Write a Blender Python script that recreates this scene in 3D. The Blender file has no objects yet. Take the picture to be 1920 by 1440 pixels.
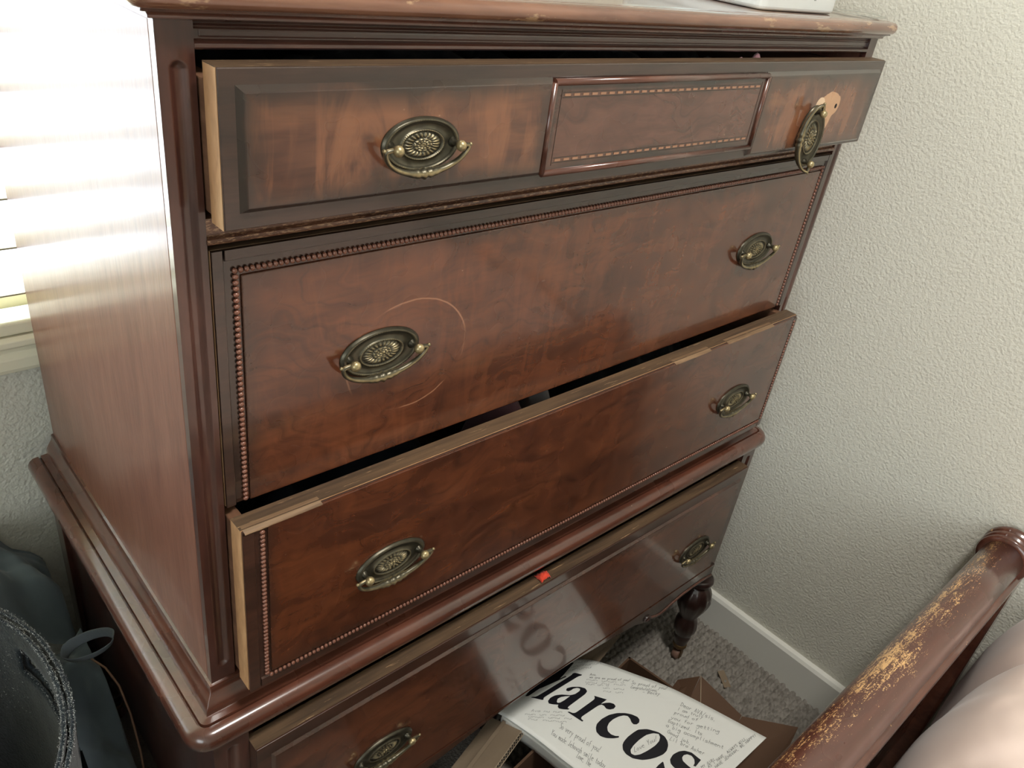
import bpy, bmesh, math, random
from mathutils import Vector, Matrix, noise
random.seed(7)
PI = math.pi
SC = bpy.context.scene
COL = SC.collection
Z0 = 0.585            # height of the dresser's waist above the floor; furniture is authored from the waist
W, D, H = 0.95, 0.493, 0.606
WRX, WTH = 1.074, 0.02     # right wall: x at y=0 and its slight turn against the dresser
YB = 0.533                 # back wall

# ------------------------------------------------------------------ camera, light, exposure
cam_d = bpy.data.cameras.new('camera')
cam = bpy.data.objects.new('camera', cam_d); COL.objects.link(cam)
cam.location = (-0.19207, -0.52317, 0.69001 + Z0)
cam.rotation_euler = (1.02946, -0.13451, -0.72717)
cam_d.sensor_width = 36; cam_d.lens = 1493.64 * 36 / 1920
cam_d.clip_start = 0.01
SC.camera = cam
SC.view_settings.view_transform = 'Standard'
SC.view_settings.look = 'None'
SC.view_settings.gamma = 1
SC.view_settings.use_curve_mapping = False
SC.view_settings.exposure = 0.33
SC.cycles.use_denoising = True
SC.cycles.max_bounces = 8
SC.cycles.sample_clamp_indirect = 6
w = bpy.data.worlds.new('sky'); SC.world = w; w.use_nodes = True
w.node_tree.nodes['Background'].inputs[0].default_value = (0.75, 0.9, 1.0, 1)
w.node_tree.nodes['Background'].inputs[1].default_value = 3.0

def area(name, loc, rot, sx, sy, power, col):
    l = bpy.data.lights.new(name, 'AREA'); l.shape = 'RECTANGLE'; l.size = sx; l.size_y = sy
    l.energy = power; l.color = col
    o = bpy.data.objects.new(name, l); COL.objects.link(o); o.location = loc; o.rotation_euler = rot
    return o
# daylight outside the window behind the dresser, and a fill lamp put outside an added, unseen window in the left wall
area('daylight', (-0.55, 0.95, 0.80 + Z0), (-PI / 2, 0, 0), 2.4, 1.7, 44, (0.95, 0.985, 1.0))
area('added_side_fill', (-2.95, -2.05, 1.55), (0, -PI / 2, 0), 1.6, 2.2, 36, (1.0, 0.98, 0.93))
lamp_l = bpy.data.lights.new('ceiling_lamp_light', 'AREA'); lamp_l.shape = 'DISK'; lamp_l.size = 0.30; lamp_l.energy = 20; lamp_l.color = (1.0, 0.96, 0.90)
lamp_o = bpy.data.objects.new('ceiling_lamp_light', lamp_l); COL.objects.link(lamp_o); lamp_o.location = (0.30, -0.72, 2.32)

# ------------------------------------------------------------------ node helpers
def new_mat(name):
    m = bpy.data.materials.new(name); m.use_nodes = True
    nt = m.node_tree; nt.nodes.clear()
    out = nt.nodes.new('ShaderNodeOutputMaterial')
    p = nt.nodes.new('ShaderNodeBsdfPrincipled')
    nt.links.new(p.outputs[0], out.inputs[0])
    return m, nt, p
def node(nt, t, props=None, **ins):
    n = nt.nodes.new('ShaderNode' + t)
    for k, v in (props or {}).items(): setattr(n, k, v)
    for k, v in ins.items():
        key = int(k[1:]) if k[0] == 'i' and k[1:].isdigit() else k.replace('_', ' ')
        s = n.inputs[key]
        if hasattr(v, 'is_output'): nt.links.new(v, s)
        else: s.default_value = v
    return n
def math_(nt, op, a, b=0.0, clamp=False):
    return node(nt, 'Math', {'operation': op, 'use_clamp': clamp}, i0=a, i1=b).outputs[0]
def mix(nt, f, a, b, mode='MIX'):
    n = nt.nodes.new('ShaderNodeMix'); n.data_type = 'RGBA'; n.blend_type = mode
    for s, v in ((n.inputs[0], f), (n.inputs[6], a), (n.inputs[7], b)):
        if hasattr(v, 'is_output'): nt.links.new(v, s)
        else: s.default_value = v if not isinstance(v, tuple) or len(v) == 4 else v + (1,)
    return n.outputs[2]
def ramp(nt, f, stops, soft=False):
    n = nt.nodes.new('ShaderNodeValToRGB'); e = n.color_ramp.elements
    n.color_ramp.interpolation = 'B_SPLINE' if soft else 'EASE'
    while len(e) < len(stops): e.new(0.5)
    for i, (p, c) in enumerate(stops):
        e[i].position = p
        e[i].color = (c, c, c, 1) if isinstance(c, (int, float)) else tuple(c) + (1,)
    nt.links.new(f, n.inputs[0]); return n.outputs[0]
def coords(nt, scale=(1, 1, 1), rot=(0, 0, 0), loc=(0, 0, 0)):
    tc = nt.nodes.new('ShaderNodeTexCoord')
    return node(nt, 'Mapping', None, Vector=tc.outputs['Object'], Scale=scale, Rotation=rot, Location=loc).outputs[0]
def noise_(nt, vec, scale, detail=3, rough=0.55, dist=0.0):
    return node(nt, 'TexNoise', None, Vector=vec, Scale=scale, Detail=detail, Roughness=rough, Distortion=dist).outputs[0]
def bump(nt, p, h, strength, dist=0.001):
    b = node(nt, 'Bump', None, Strength=strength, Distance=dist, Height=h)
    nt.links.new(b.outputs[0], p.inputs['Normal'])
    return b
def edge_mask(nt, x0, x1, z0, z1, fall, wob=0.006):
    """1 in the middle of a panel, 0 at its rim: the toner sprayed round each board by the maker"""
    tc = nt.nodes.new('ShaderNodeTexCoord')
    s = node(nt, 'SeparateXYZ', None, Vector=tc.outputs['Object'])
    n = noise_(nt, tc.outputs['Object'], 14, 2)
    a = math_(nt, 'SUBTRACT', s.outputs[0], x0); b = math_(nt, 'SUBTRACT', x1, s.outputs[0])
    c = math_(nt, 'SUBTRACT', s.outputs[2], z0 + Z0); d = math_(nt, 'SUBTRACT', z1 + Z0, s.outputs[2])
    m = math_(nt, 'MINIMUM', math_(nt, 'MINIMUM', a, b), math_(nt, 'MINIMUM', c, d))
    m = math_(nt, 'ADD', m, math_(nt, 'MULTIPLY', math_(nt, 'SUBTRACT', n, 0.5), wob * 4))
    m = math_(nt, 'DIVIDE', m, fall, True)
    return math_(nt, 'SMOOTH_MIN', m, 1.0)
def wood(name, dark, mid, light, scale=(1.5, 8, 14), rot=(0, 0, 0), rough=0.3, coat=0.8, coat_rough=0.08,
         edge=None, toner=(0.035, 0.017, 0.012), figure=6.0, dist=1.2, flame=0.0, specks=0.25, bumpy=0.0, lines=0.0, spec=0.4, wear=None, extra=None):
    m, nt, p = new_mat(name)
    v = coords(nt, scale, rot)
    g = noise_(nt, v, figure, 3, 0.5, dist * .6)
    col = ramp(nt, g, [(0.22, dark), (0.48, mid), (0.76, light)], True)
    fine = noise_(nt, coords(nt, (scale[0] * 1.3, scale[1] * 2.5, scale[2] * 3.5), rot), 9, 2, 0.6, 0.2)
    col = mix(nt, math_(nt, 'MULTIPLY', ramp(nt, fine, [(0.30, 1.0), (0.60, 0.0)]), 0.22), col, tuple(c * 0.45 for c in dark))
    hgt = fine
    if lines:
        wv = noise_(nt, coords(nt, (2.2, 3, 3)), 2.4, 3, .6)
        tcv = coords(nt)
        wvec = node(nt, 'CombineXYZ', None, X=wv, Y=wv, Z=wv).outputs[0]
        vv = nt.nodes.new('ShaderNodeVectorMath'); vv.operation = 'MULTIPLY_ADD'
        nt.links.new(wvec, vv.inputs[0]); vv.inputs[1].default_value = (0.25, 0.0, 0.30); nt.links.new(tcv, vv.inputs[2])
        mp = node(nt, 'Mapping', None, Vector=vv.outputs[0], Scale=(3.0, 3.0, 42.0)).outputs[0]
        ln = noise_(nt, mp, 2.2, 4, .55, .3)
        col = mix(nt, math_(nt, 'MULTIPLY', ramp(nt, ln, [(0.30, 1.0), (0.52, 0.0)]), lines), col, tuple(c * 0.40 for c in dark))
        col = mix(nt, math_(nt, 'MULTIPLY', ramp(nt, ln, [(0.50, 0.0), (0.78, 1.0)]), lines * .6), col, tuple(min(1, c * 1.25) for c in light))
    if flame:
        f = noise_(nt, coords(nt, (9, 9, 2.0), (0, 0.35, 0)), 3.0, 4, 0.6, 1.6)
        col = mix(nt, math_(nt, 'MULTIPLY', ramp(nt, f, [(0.44, 0.0), (0.64, 1.0)]), flame), col, tuple(min(1, c * 1.5) for c in light))
    if edge:
        em = edge_mask(nt, *edge)
        col = mix(nt, em, toner, col)
    if wear:
        wn = noise_(nt, coords(nt, wear[1]), wear[2], 5, 0.7)
        col = mix(nt, ramp(nt, wn, [(wear[0], 0.0), (wear[0] + 0.06, 1.0)]), col, wear[3])
    if specks:
        vo = node(nt, 'TexVoronoi', None, Vector=coords(nt, (1, 1, 1.4), (0.3, 0.5, 0.2)), Scale=38.0)
        sp = ramp(nt, vo.outputs['Distance'], [(0.025, 1.0), (0.045, 0.0)])
        gate = ramp(nt, noise_(nt, coords(nt), 9, 2), [(0.55, 0.0), (0.62, 1.0)])
        col = mix(nt, math_(nt, 'MULTIPLY', math_(nt, 'MULTIPLY', sp, gate), specks), col, (0.55, 0.36, 0.24))
    if extra: col = extra(nt, col)
    nt.links.new(col, p.inputs['Base Color'])
    rn = noise_(nt, coords(nt, (1, 1, 1)), 16, 2, 0.5)
    nt.links.new(math_(nt, 'ADD', math_(nt, 'MULTIPLY', rn, 0.10), rough - 0.05), p.inputs['Roughness'])
    p.inputs['Coat Weight'].default_value = coat
    p.inputs['Coat Roughness'].default_value = coat_rough
    p.inputs['Specular IOR Level'].default_value = spec
    if bumpy: bump(nt, p, hgt, bumpy, 0.0006)
    return m
def plain(name, col, rough=0.6, metal=0.0, spec=0.4, nscale=0, namp=0.15, bscale=0, bstr=0.3, bdist=0.001, coat=0.0, sheen=0.0, det=3, emit=None, nvec=(1, 1, 1)):
    m, nt, p = new_mat(name)
    if nscale:
        n = noise_(nt, coords(nt, nvec), nscale, 4)
        c = mix(nt, n, tuple(x * (1 - namp) for x in col), tuple(min(1, x * (1 + namp)) for x in col))
        nt.links.new(c, p.inputs['Base Color'])
    else: p.inputs['Base Color'].default_value = tuple(col) + (1,)
    p.inputs['Roughness'].default_value = rough
    p.inputs['Metallic'].default_value = metal
    p.inputs['Specular IOR Level'].default_value = spec
    p.inputs['Coat Weight'].default_value = coat
    p.inputs['Sheen Weight'].default_value = sheen
    if bscale: bump(nt, p, noise_(nt, coords(nt), bscale, det), bstr, bdist)
    return m

# ------------------------------------------------------------------ mesh helpers
class MB:
    def __init__(s): s.v = []; s.f = []; s.mi = []; s.sm = []; s.hi = {}
    def add(s, vs, fs, mi=0, smooth=False, M=None):
        o = len(s.v)
        for p in vs:
            p = Vector(p)
            s.v.append(tuple(M @ p) if M else tuple(p))
        for f in fs: s.f.append([i + o for i in f]); s.mi.append(mi); s.sm.append(smooth)
        return o
    def box(s, x0, x1, y0, y1, z0, z1, mi=0, M=None):
        vs = [(x, y, z) for x in (x0, x1) for y in (y0, y1) for z in (z0, z1)]
        s.add(vs, [(0, 1, 3, 2), (4, 6, 7, 5), (0, 4, 5, 1), (2, 3, 7, 6), (0, 2, 6, 4), (1, 5, 7, 3)], mi, False, M); return s
    def grid(s, rows, mi=0, smooth=True, close_u=False, close_v=False, flip=False):
        n, m = len(rows), len(rows[0]); fs = []
        for i in range(n if close_v else n - 1):
            for j in range(m if close_u else m - 1):
                a, b = i * m + j, i * m + (j + 1) % m
                c, d = ((i + 1) % n) * m + (j + 1) % m, ((i + 1) % n) * m + j
                fs.append((d, c, b, a) if flip else (a, b, c, d))
        s.add([p for r in rows for p in r], fs, mi, smooth); return s
    def tube(s, pts, rad, n=10, mi=0, cap=True, up=None, sx=1.0):
        pts = [Vector(p) for p in pts]; R = []
        nrm = None
        for i, p in enumerate(pts):
            t = (pts[min(i + 1, len(pts) - 1)] - pts[max(i - 1, 0)]).normalized()
            if nrm is None:
                a = Vector(up) if up else (Vector((0, 0, 1)) if abs(t.z) < .9 else Vector((1, 0, 0)))
                nrm = (a - t * a.dot(t)).normalized()
            else: nrm = (nrm - t * nrm.dot(t)).normalized()
            b = t.cross(nrm); r = rad(i / (len(pts) - 1)) if callable(rad) else rad
            R.append([p + nrm * math.cos(k * 2 * PI / n) * r + b * math.sin(k * 2 * PI / n) * r * sx for k in range(n)])
        o = len(s.v)
        s.grid(R, mi, True, close_u=True)
        if cap:
            s.f.append([o + k for k in range(n)][::-1]); s.mi.append(mi); s.sm.append(False)
            q = o + (len(R) - 1) * n
            s.f.append([q + k for k in range(n)]); s.mi.append(mi); s.sm.append(False)
        return s
    def lathe(s, prof, c=(0, 0, 0), n=24, mi=0, axis='z', reed=None, M=None):
        R = []
        for k, (r, h) in enumerate(prof):
            row = []
            for j in range(n):
                a = j * 2 * PI / n
                rr = r * (1 + (reed(k, a) if reed else 0))
                x, y, z = rr * math.cos(a), rr * math.sin(a), h
                if axis == 'x': x, y, z = z, x, y
                if axis == 'y': x, y, z = x, z, y
                v = Vector((x, y, z)); v = M @ v if M else v
                row.append(v + Vector(c))
            R.append(row)
        o = len(s.v)
        s.grid(R, mi, True, close_u=True)
        s.f.append([o + k for k in range(n)][::-1]); s.mi.append(mi); s.sm.append(False)
        q = o + (len(R) - 1) * n
        s.f.append([q + k for k in range(n)]); s.mi.append(mi); s.sm.append(False)
        return s
    def ball(s, c, r, n=10, m=6, mi=0, sc=(1, 1, 1)):
        R = []
        for i in range(1, m):
            t = PI * i / m
            R.append([(c[0] + sc[0] * r * math.sin(t) * math.cos(2 * PI * j / n), c[1] + sc[1] * r * math.sin(t) * math.sin(2 * PI * j / n), c[2] + sc[2] * r * math.cos(t)) for j in range(n)])
        o = len(s.v); s.grid(R, mi, True, close_u=True, flip=True)
        a = s.add([(c[0], c[1], c[2] + sc[2] * r), (c[0], c[1], c[2] - sc[2] * r)], [])
        for j in range(n):
            s.f.append([a, o + j, o + (j + 1) % n]); s.mi.append(mi); s.sm.append(True)
            q = o + (m - 2) * n
            s.f.append([a + 1, q + (j + 1) % n, q + j]); s.mi.append(mi); s.sm.append(True)
        return s
    def prism(s, poly, y0, y1, mi=0, axis='y'):
        """poly of (x,z) pushed from y0 to y1 (axis y); or (y,z) along x; or (x,y) along z"""
        def P(a, b, t): return (a, t, b) if axis == 'y' else ((t, a, b) if axis == 'x' else (a, b, t))
        n = len(poly)
        vs = [P(a, b, y0) for a, b in poly] + [P(a, b, y1) for a, b in poly]
        fs = [list(range(n)), list(range(n, 2 * n))[::-1]] + [[i, i + n, (i + 1) % n + n, (i + 1) % n] for i in range(n)]
        s.add(vs, fs, mi); return s
    def build(s, name, mats, parent=None, bevel=0.0, dz=Z0, loc=None, subsurf=0, recalc=True, segs=2, solid=0.0):
        me = bpy.data.meshes.new(name)
        L = Vector(loc) if loc else Vector((0, 0, 0))
        base = Vector(parent['base']) if parent is not None and 'base' in parent else Vector((0, 0, 0))
        me.from_pydata([tuple(Vector(p) + Vector((0, 0, dz)) - base - L) for p in s.v], [], s.f)
        mats = mats if isinstance(mats, (list, tuple)) else [mats]
        for m in mats: me.materials.append(m)
        me.polygons.foreach_set('material_index', s.mi); me.polygons.foreach_set('use_smooth', s.sm)
        if recalc:
            b = bmesh.new(); b.from_mesh(me); bmesh.ops.recalc_face_normals(b, faces=b.faces); b.to_mesh(me); b.free()
        o = bpy.data.objects.new(name, me); COL.objects.link(o); o.location = L
        if parent is not None: o.parent = parent; o['base'] = list(base + L)
        else: o['base'] = list(L)
        if solid:
            q = o.modifiers.new('thickness', 'SOLIDIFY'); q.thickness = solid; q.offset = 0
        if bevel:
            q = o.modifiers.new('bevel', 'BEVEL'); q.width = bevel; q.segments = segs; q.limit_method = 'ANGLE'; q.angle_limit = 0.6
        if subsurf:
            q = o.modifiers.new('smooth', 'SUBSURF'); q.levels = subsurf; q.render_levels = subsurf
        return o
def thing(name, label, cat, loc=(0, 0, 0), group=None):
    o = bpy.data.objects.new(name, None); COL.objects.link(o); o.location = loc; o['base'] = list(loc)
    o['label'] = label; o['category'] = cat
    if group: o['group'] = group
    return o
def tag(o, label, cat=None, group=None, kind=None):
    if label: o['label'] = label
    if cat: o['category'] = cat
    if group: o['group'] = group
    if kind: o['kind'] = kind
    return o
def struct(o): o['kind'] = 'structure'; return o
def place(me_obj, name, parent, M, first=[None]):
    """another object with the same mesh, standing at matrix M (world)"""
    o = bpy.data.objects.new(name, me_obj.data); COL.objects.link(o)
    o.parent = parent; base = Vector(parent['base'])
    o.matrix_basis = Matrix.Translation(-base) @ M
    o['base'] = list(M.translation)
    return o
def proto(mb, name, mats, parent, M, **k):
    o = mb.build(name, mats, None, dz=0, **k)
    o.parent = parent; o.matrix_basis = Matrix.Translation(-Vector(parent['base'])) @ M
    return o
def fbm(x, y, z=0.0, o=3): return noise.fractal(Vector((x, y, z)), 1.0, 2.0, o)
# ------------------------------------------------------------------ materials
M_wall = plain('wall_paint', (0.66, 0.645, 0.565), 0.75, spec=0.25, nscale=2.0, namp=0.02, bscale=215, bstr=0.40, bdist=0.004, det=1.5)
M_wallb = plain('wall_paint_back', (0.66, 0.645, 0.565), 0.75, spec=0.25, nscale=2.0, namp=0.02, bscale=170, bstr=0.6, bdist=0.004, det=1.5)
M_trim = plain('trim_paint', (0.74, 0.735, 0.68), 0.35, coat=0.2, nscale=3, namp=0.02)
M_cream = plain('window_vinyl', (0.80, 0.76, 0.58), 0.4, nscale=4, namp=0.02)
M_slat = plain('blind_slat', (0.84, 0.80, 0.62), 0.5)
M_ceil = plain('ceiling_paint', (0.8, 0.8, 0.76), 0.8)
RED = dict(dark=(0.050, 0.0145, 0.0075), mid=(0.094, 0.027, 0.0115), light=(0.150, 0.046, 0.018))
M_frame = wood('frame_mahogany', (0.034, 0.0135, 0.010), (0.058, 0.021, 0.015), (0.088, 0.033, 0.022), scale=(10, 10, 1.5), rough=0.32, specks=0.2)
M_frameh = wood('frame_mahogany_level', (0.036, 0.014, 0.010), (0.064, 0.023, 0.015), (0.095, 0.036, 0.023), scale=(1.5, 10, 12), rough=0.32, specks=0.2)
M_mould = wood('moulding_mahogany', (0.050, 0.018, 0.011), (0.088, 0.030, 0.018), (0.14, 0.048, 0.028), scale=(2, 2, 10), rough=0.28, specks=0.5, coat=0.9, coat_rough=0.17)
M_top = wood('top_board_wood', (0.11, 0.045, 0.028), (0.17, 0.072, 0.042), (0.26, 0.12, 0.07), scale=(1.2, 8, 8), rough=0.25, specks=0.5, coat=1.0,
             wear=(0.56, (2.5, 5, 9), 6, (0.34, 0.20, 0.11)))
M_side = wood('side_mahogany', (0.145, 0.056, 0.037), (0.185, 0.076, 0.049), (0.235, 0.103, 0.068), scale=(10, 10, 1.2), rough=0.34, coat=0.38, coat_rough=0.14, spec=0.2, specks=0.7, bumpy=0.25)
M_worn = wood('worn_edge_wood', (0.045, 0.027, 0.016), (0.085, 0.050, 0.027), (0.15, 0.088, 0.045), scale=(1.2, 20, 20), rough=0.6, coat=0.1, specks=0.2,
              wear=(0.62, (2.5, 40, 40), 9, (0.34, 0.21, 0.11)))
M_lip = wood('worn_lip_wood', (0.05, 0.022, 0.014), (0.10, 0.040, 0.024), (0.2, 0.09, 0.05), scale=(2, 9, 9), rough=0.4, coat=0.4, specks=0.0,
             wear=(0.52, (6.0, 22, 22), 30, (0.33, 0.19, 0.11)))
M_raw = wood('raw_oak', (0.36, 0.19, 0.09), (0.50, 0.27, 0.13), (0.62, 0.38, 0.2), scale=(8, 8, 2), rot=(0.5, 0, 0), rough=0.6, coat=0.0, specks=0.0)
M_inner = wood('drawer_side_wood', (0.09, 0.042, 0.024), (0.15, 0.07, 0.038), (0.2, 0.1, 0.055), scale=(8, 2, 8), rough=0.6, coat=0.1, specks=0.0)
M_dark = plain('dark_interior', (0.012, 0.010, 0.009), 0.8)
TN = (0.026, 0.015, 0.011)
M_bord = wood('toned_border_wood', (0.024, 0.0145, 0.011), (0.038, 0.020, 0.0145), (0.055, 0.027, 0.019), scale=(2, 9, 12), rough=0.3, specks=0.3)
M_bordv = wood('toned_border_wood_low', (0.030, 0.015, 0.010), (0.048, 0.021, 0.014), (0.070, 0.030, 0.019), scale=(2, 9, 12), rough=0.3, specks=0.2)
def field(name, x0, x1, z0, z1, fall, **k):
    kw = dict(RED); kw.update(dict(lines=0.45, scale=(2.0, 6, 7), edge=(x0, x1, z0, z1, fall), toner=TN, rough=0.27, coat=0.85)); kw.update(k)
    return wood(name, **kw)
def ring_scratch(nt, col):
    tc = nt.nodes.new('ShaderNodeTexCoord'); s = node(nt, 'SeparateXYZ', None, Vector=tc.outputs['Object'])
    dx = math_(nt, 'SUBTRACT', s.outputs[0], 0.208); dz = math_(nt, 'MULTIPLY', math_(nt, 'SUBTRACT', s.outputs[2], 0.318 + Z0), 1.18)
    r = math_(nt, 'SQRT', math_(nt, 'ADD', math_(nt, 'MULTIPLY', dx, dx), math_(nt, 'MULTIPLY', dz, dz)))
    n = noise_(nt, tc.outputs['Object'], 30, 3)
    e = math_(nt, 'ABSOLUTE', math_(nt, 'SUBTRACT', r, math_(nt, 'ADD', 0.0655, math_(nt, 'MULTIPLY', n, 0.004))))
    k = ramp(nt, math_(nt, 'MULTIPLY', e, 400.0), [(0.15, 1.0), (0.5, 0.0)])
    g = ramp(nt, noise_(nt, tc.outputs['Object'], 11, 3), [(0.42, 0.0), (0.55, 1.0)])
    return mix(nt, math_(nt, 'MULTIPLY', math_(nt, 'MULTIPLY', k, g), 0.55), col, (0.42, 0.20, 0.11))
def bare_patch(nt, col):
    """finish pulled off round the loose handle of the top drawer, down to pale wood, with the empty screw hole"""
    tc = nt.nodes.new('ShaderNodeTexCoord'); s = node(nt, 'SeparateXYZ', None, Vector=tc.outputs['Object'])
    n = math_(nt, 'MULTIPLY', math_(nt, 'SUBTRACT', noise_(nt, tc.outputs['Object'], 55, 3), 0.5), 0.6)
    def ell(cx, cz, rx, rz, sh=0.0):
        dx = math_(nt, 'SUBTRACT', s.outputs[0], cx); dz = math_(nt, 'SUBTRACT', s.outputs[2], cz + Z0)
        dx = math_(nt, 'ADD', dx, math_(nt, 'MULTIPLY', dz, sh))
        a = math_(nt, 'DIVIDE', dx, rx); b = math_(nt, 'DIVIDE', dz, rz)
        return math_(nt, 'ADD', math_(nt, 'ADD', math_(nt, 'MULTIPLY', a, a), math_(nt, 'MULTIPLY', b, b)), n)
    d = math_(nt, 'MINIMUM', ell(0.804, 0.5315, 0.026, 0.0165), ell(0.802, 0.515, 0.016, 0.024, -0.35))
    col = mix(nt, ramp(nt, d, [(0.93, 1.0), (1.0, 0.0)]), col, (0.50, 0.27, 0.14))
    e = ell(0.781, 0.531, 0.011, 0.011)
    return mix(nt, ramp(nt, e, [(0.9, 1.0), (1.0, 0.0)]), col, (0.72, 0.50, 0.32))
M_f1a = field('flame_field_left', 0.039, 0.314, 0.490, 0.569, 0.022, flame=0.55, lines=0.0, light=(0.19, 0.074, 0.034), mid=(0.095, 0.034, 0.020))
M_f1b = field('inset_field', 0.318, 0.645, 0.495, 0.565, 0.012, scale=(3, 6, 6), dark=(0.072, 0.028, 0.019), mid=(0.11, 0.043, 0.028), light=(0.15, 0.062, 0.040))
M_f1c = field('flame_field_right', 0.648, 0.915, 0.476, 0.569, 0.022, flame=0.6, lines=0.0, light=(0.19, 0.074, 0.034), mid=(0.095, 0.034, 0.020), extra=bare_patch)
M_f2 = field('figured_field_upper', 0.036, 0.922, 0.17, 0.443, 0.03, scale=(1.6, 6, 5), dist=2.2, figure=4.5, extra=ring_scratch, flame=0.22)
M_f3 = field('figured_field_lower', 0.036, 0.925, 0.010, 0.30, 0.02, scale=(1.6, 6, 5), dist=2.0, figure=4.5, flame=0.12,
             dark=(0.046, 0.0135, 0.0075), mid=(0.082, 0.0235, 0.0105), light=(0.145, 0.043, 0.016))
M_f4 = field('figured_field_bottom', 0.03, 0.925, -0.32, -0.09, 0.03, scale=(2, 6, 6), dist=1.5, dark=(0.055, 0.019, 0.011), mid=(0.095, 0.030, 0.015), light=(0.16, 0.05, 0.022))
M_beadw = plain('bead_wood', (0.16, 0.058, 0.034), 0.3, coat=0.7, nscale=60, namp=0.25)
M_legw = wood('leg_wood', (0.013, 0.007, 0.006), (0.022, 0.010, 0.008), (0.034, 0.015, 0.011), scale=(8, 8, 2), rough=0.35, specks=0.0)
M_wheel = plain('caster_wood', (0.20, 0.115, 0.085), 0.5, nscale=50)
M_ironb = plain('caster_brass', (0.16, 0.10, 0.045), 0.4, metal=0.8)
# antique brass, darkened in its hollows (relief height is stored on the mesh)
M_brass, nt, p = new_mat('antique_brass')
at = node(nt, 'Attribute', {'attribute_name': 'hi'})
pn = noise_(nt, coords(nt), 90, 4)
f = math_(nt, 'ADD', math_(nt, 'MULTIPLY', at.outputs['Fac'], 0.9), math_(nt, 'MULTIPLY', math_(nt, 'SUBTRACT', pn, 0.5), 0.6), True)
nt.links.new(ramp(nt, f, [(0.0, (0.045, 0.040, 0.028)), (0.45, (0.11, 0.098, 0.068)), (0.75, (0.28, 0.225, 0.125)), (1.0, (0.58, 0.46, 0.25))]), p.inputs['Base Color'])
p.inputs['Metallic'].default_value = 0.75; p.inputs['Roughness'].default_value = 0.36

# ------------------------------------------------------------------ the room
cth, sth = math.cos(WTH), math.sin(WTH)
XL, YF, ZC = -2.6, -3.4, 2.45          # far left wall, wall behind the camera, ceiling (from floor)
def RW(s, off=0.0): return (WRX - sth * s - cth * off, cth * s - sth * off)   # a point along the right wall, off into the room
b = MB(); b.box(XL - .1, 1.5, YF - .1, .8, -0.05, -0.004); struct(b.build('floor', plain('carpet_backing', (0.17, 0.155, 0.135), 0.95), dz=0))
b = MB(); b.box(XL - .1, 1.5, YF - .1, .8, ZC, ZC + .05); struct(b.build('ceiling', M_ceil, dz=0))
# right wall
b = MB(); p0, p1 = RW(-3.5), RW(YB + .02)
b.prism([p0, (p0[0] + .12, p0[1]), (p1[0] + .12, p1[1]), p1], 0, ZC, axis='z'); struct(b.build('wall_right', M_wall, dz=0))
# back wall round its window opening
WX0, WX1, WZ0, WZ1 = -1.35, 0.14, 0.128 + Z0, 1.28 + Z0
b = MB(); yb, yt = YB, YB + .13
b.box(XL, WX0, yb, yt, 0, ZC); b.box(WX1, 1.3, yb, yt, 0, ZC); b.box(WX0, WX1, yb, yt, 0, WZ0 - .002); b.box(WX0, WX1, yb, yt, WZ1, ZC)
struct(b.build('wall_back', M_wallb, dz=0))
b = MB(); b.box(XL, 1.3, YF - .12, YF, 0, ZC); struct(b.build('wall_front', M_wall, dz=0))
# left wall round the added second window, which is unseen
VY0, VY1, VZ0, VZ1 = -3.05, -1.15, 0.8, 2.2
b = MB(); xa, xb = XL - .12, XL; b.box(xa, xb, YF, VY0, 0, ZC); b.box(xa, xb, VY1, YB, 0, ZC); b.box(xa, xb, VY0, VY1, 0, VZ0); b.box(xa, xb, VY0, VY1, VZ1, ZC)
struct(b.build('wall_left', M_wall, dz=0))
# glass
M_glass = bpy.data.materials.new('window_glass'); M_glass.use_nodes = True
nt = M_glass.node_tree; nt.nodes.clear(); out = nt.nodes.new('ShaderNodeOutputMaterial')
tr = nt.nodes.new('ShaderNodeBsdfTransparent'); gl = nt.nodes.new('ShaderNodeBsdfGlossy'); gl.inputs['Roughness'].default_value = 0.02
mx = nt.nodes.new('ShaderNodeMixShader'); mx.inputs[0].default_value = 0.05
nt.links.new(tr.outputs[0], mx.inputs[1]); nt.links.new(gl.outputs[0], mx.inputs[2]); nt.links.new(mx.outputs[0], out.inputs[0])
def window(name, x0, x1, z0, z1, y, s):
    """vinyl frame in the opening, a mullion, two panes; s = +1 when outside is towards +y"""
    f = MB(); t = .045
    ya, yb2 = sorted((y, y + s * .05))
    f.box(x0, x1, ya, yb2, z0, z0 + t); f.box(x0, x1, ya, yb2, z1 - t, z1)
    f.box(x0, x0 + t, ya, yb2, z0 + t, z1 - t); f.box(x1 - t, x1, ya, yb2, z0 + t, z1 - t)
    xm = (x0 + x1) / 2 - .1; f.box(xm - .02, xm + .02, ya, yb2, z0 + t, z1 - t)
    o = struct(f.build(name, M_cream, dz=0, bevel=.003))
    for a, c in ((x0 + t, xm - .02), (xm + .02, x1 - t)):
        g = MB(); g.box(a, c, (ya + yb2) / 2 - .002, (ya + yb2) / 2 + .002, z0 + t, z1 - t); g.build('pane', M_glass, o, dz=0)
    return o
win = window('window_1', WX0, WX1, WZ0 - .002, WZ1, YB + .075, 1)
f = MB(); t = .05; x = XL - .06; ym = (VY0 + VY1) / 2
for q in ((VY0, VY1, VZ0, VZ0 + t), (VY0, VY1, VZ1 - t, VZ1), (VY0, VY0 + t, VZ0 + t, VZ1 - t), (VY1 - t, VY1, VZ0 + t, VZ1 - t), (ym - .025, ym + .025, VZ0 + t, VZ1 - t)): f.box(x - .025, x + .025, *q)
w2 = struct(f.build('added_window_2', M_cream, dz=0, bevel=.003))  # made-up window frame, put in to carry the side fill
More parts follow.
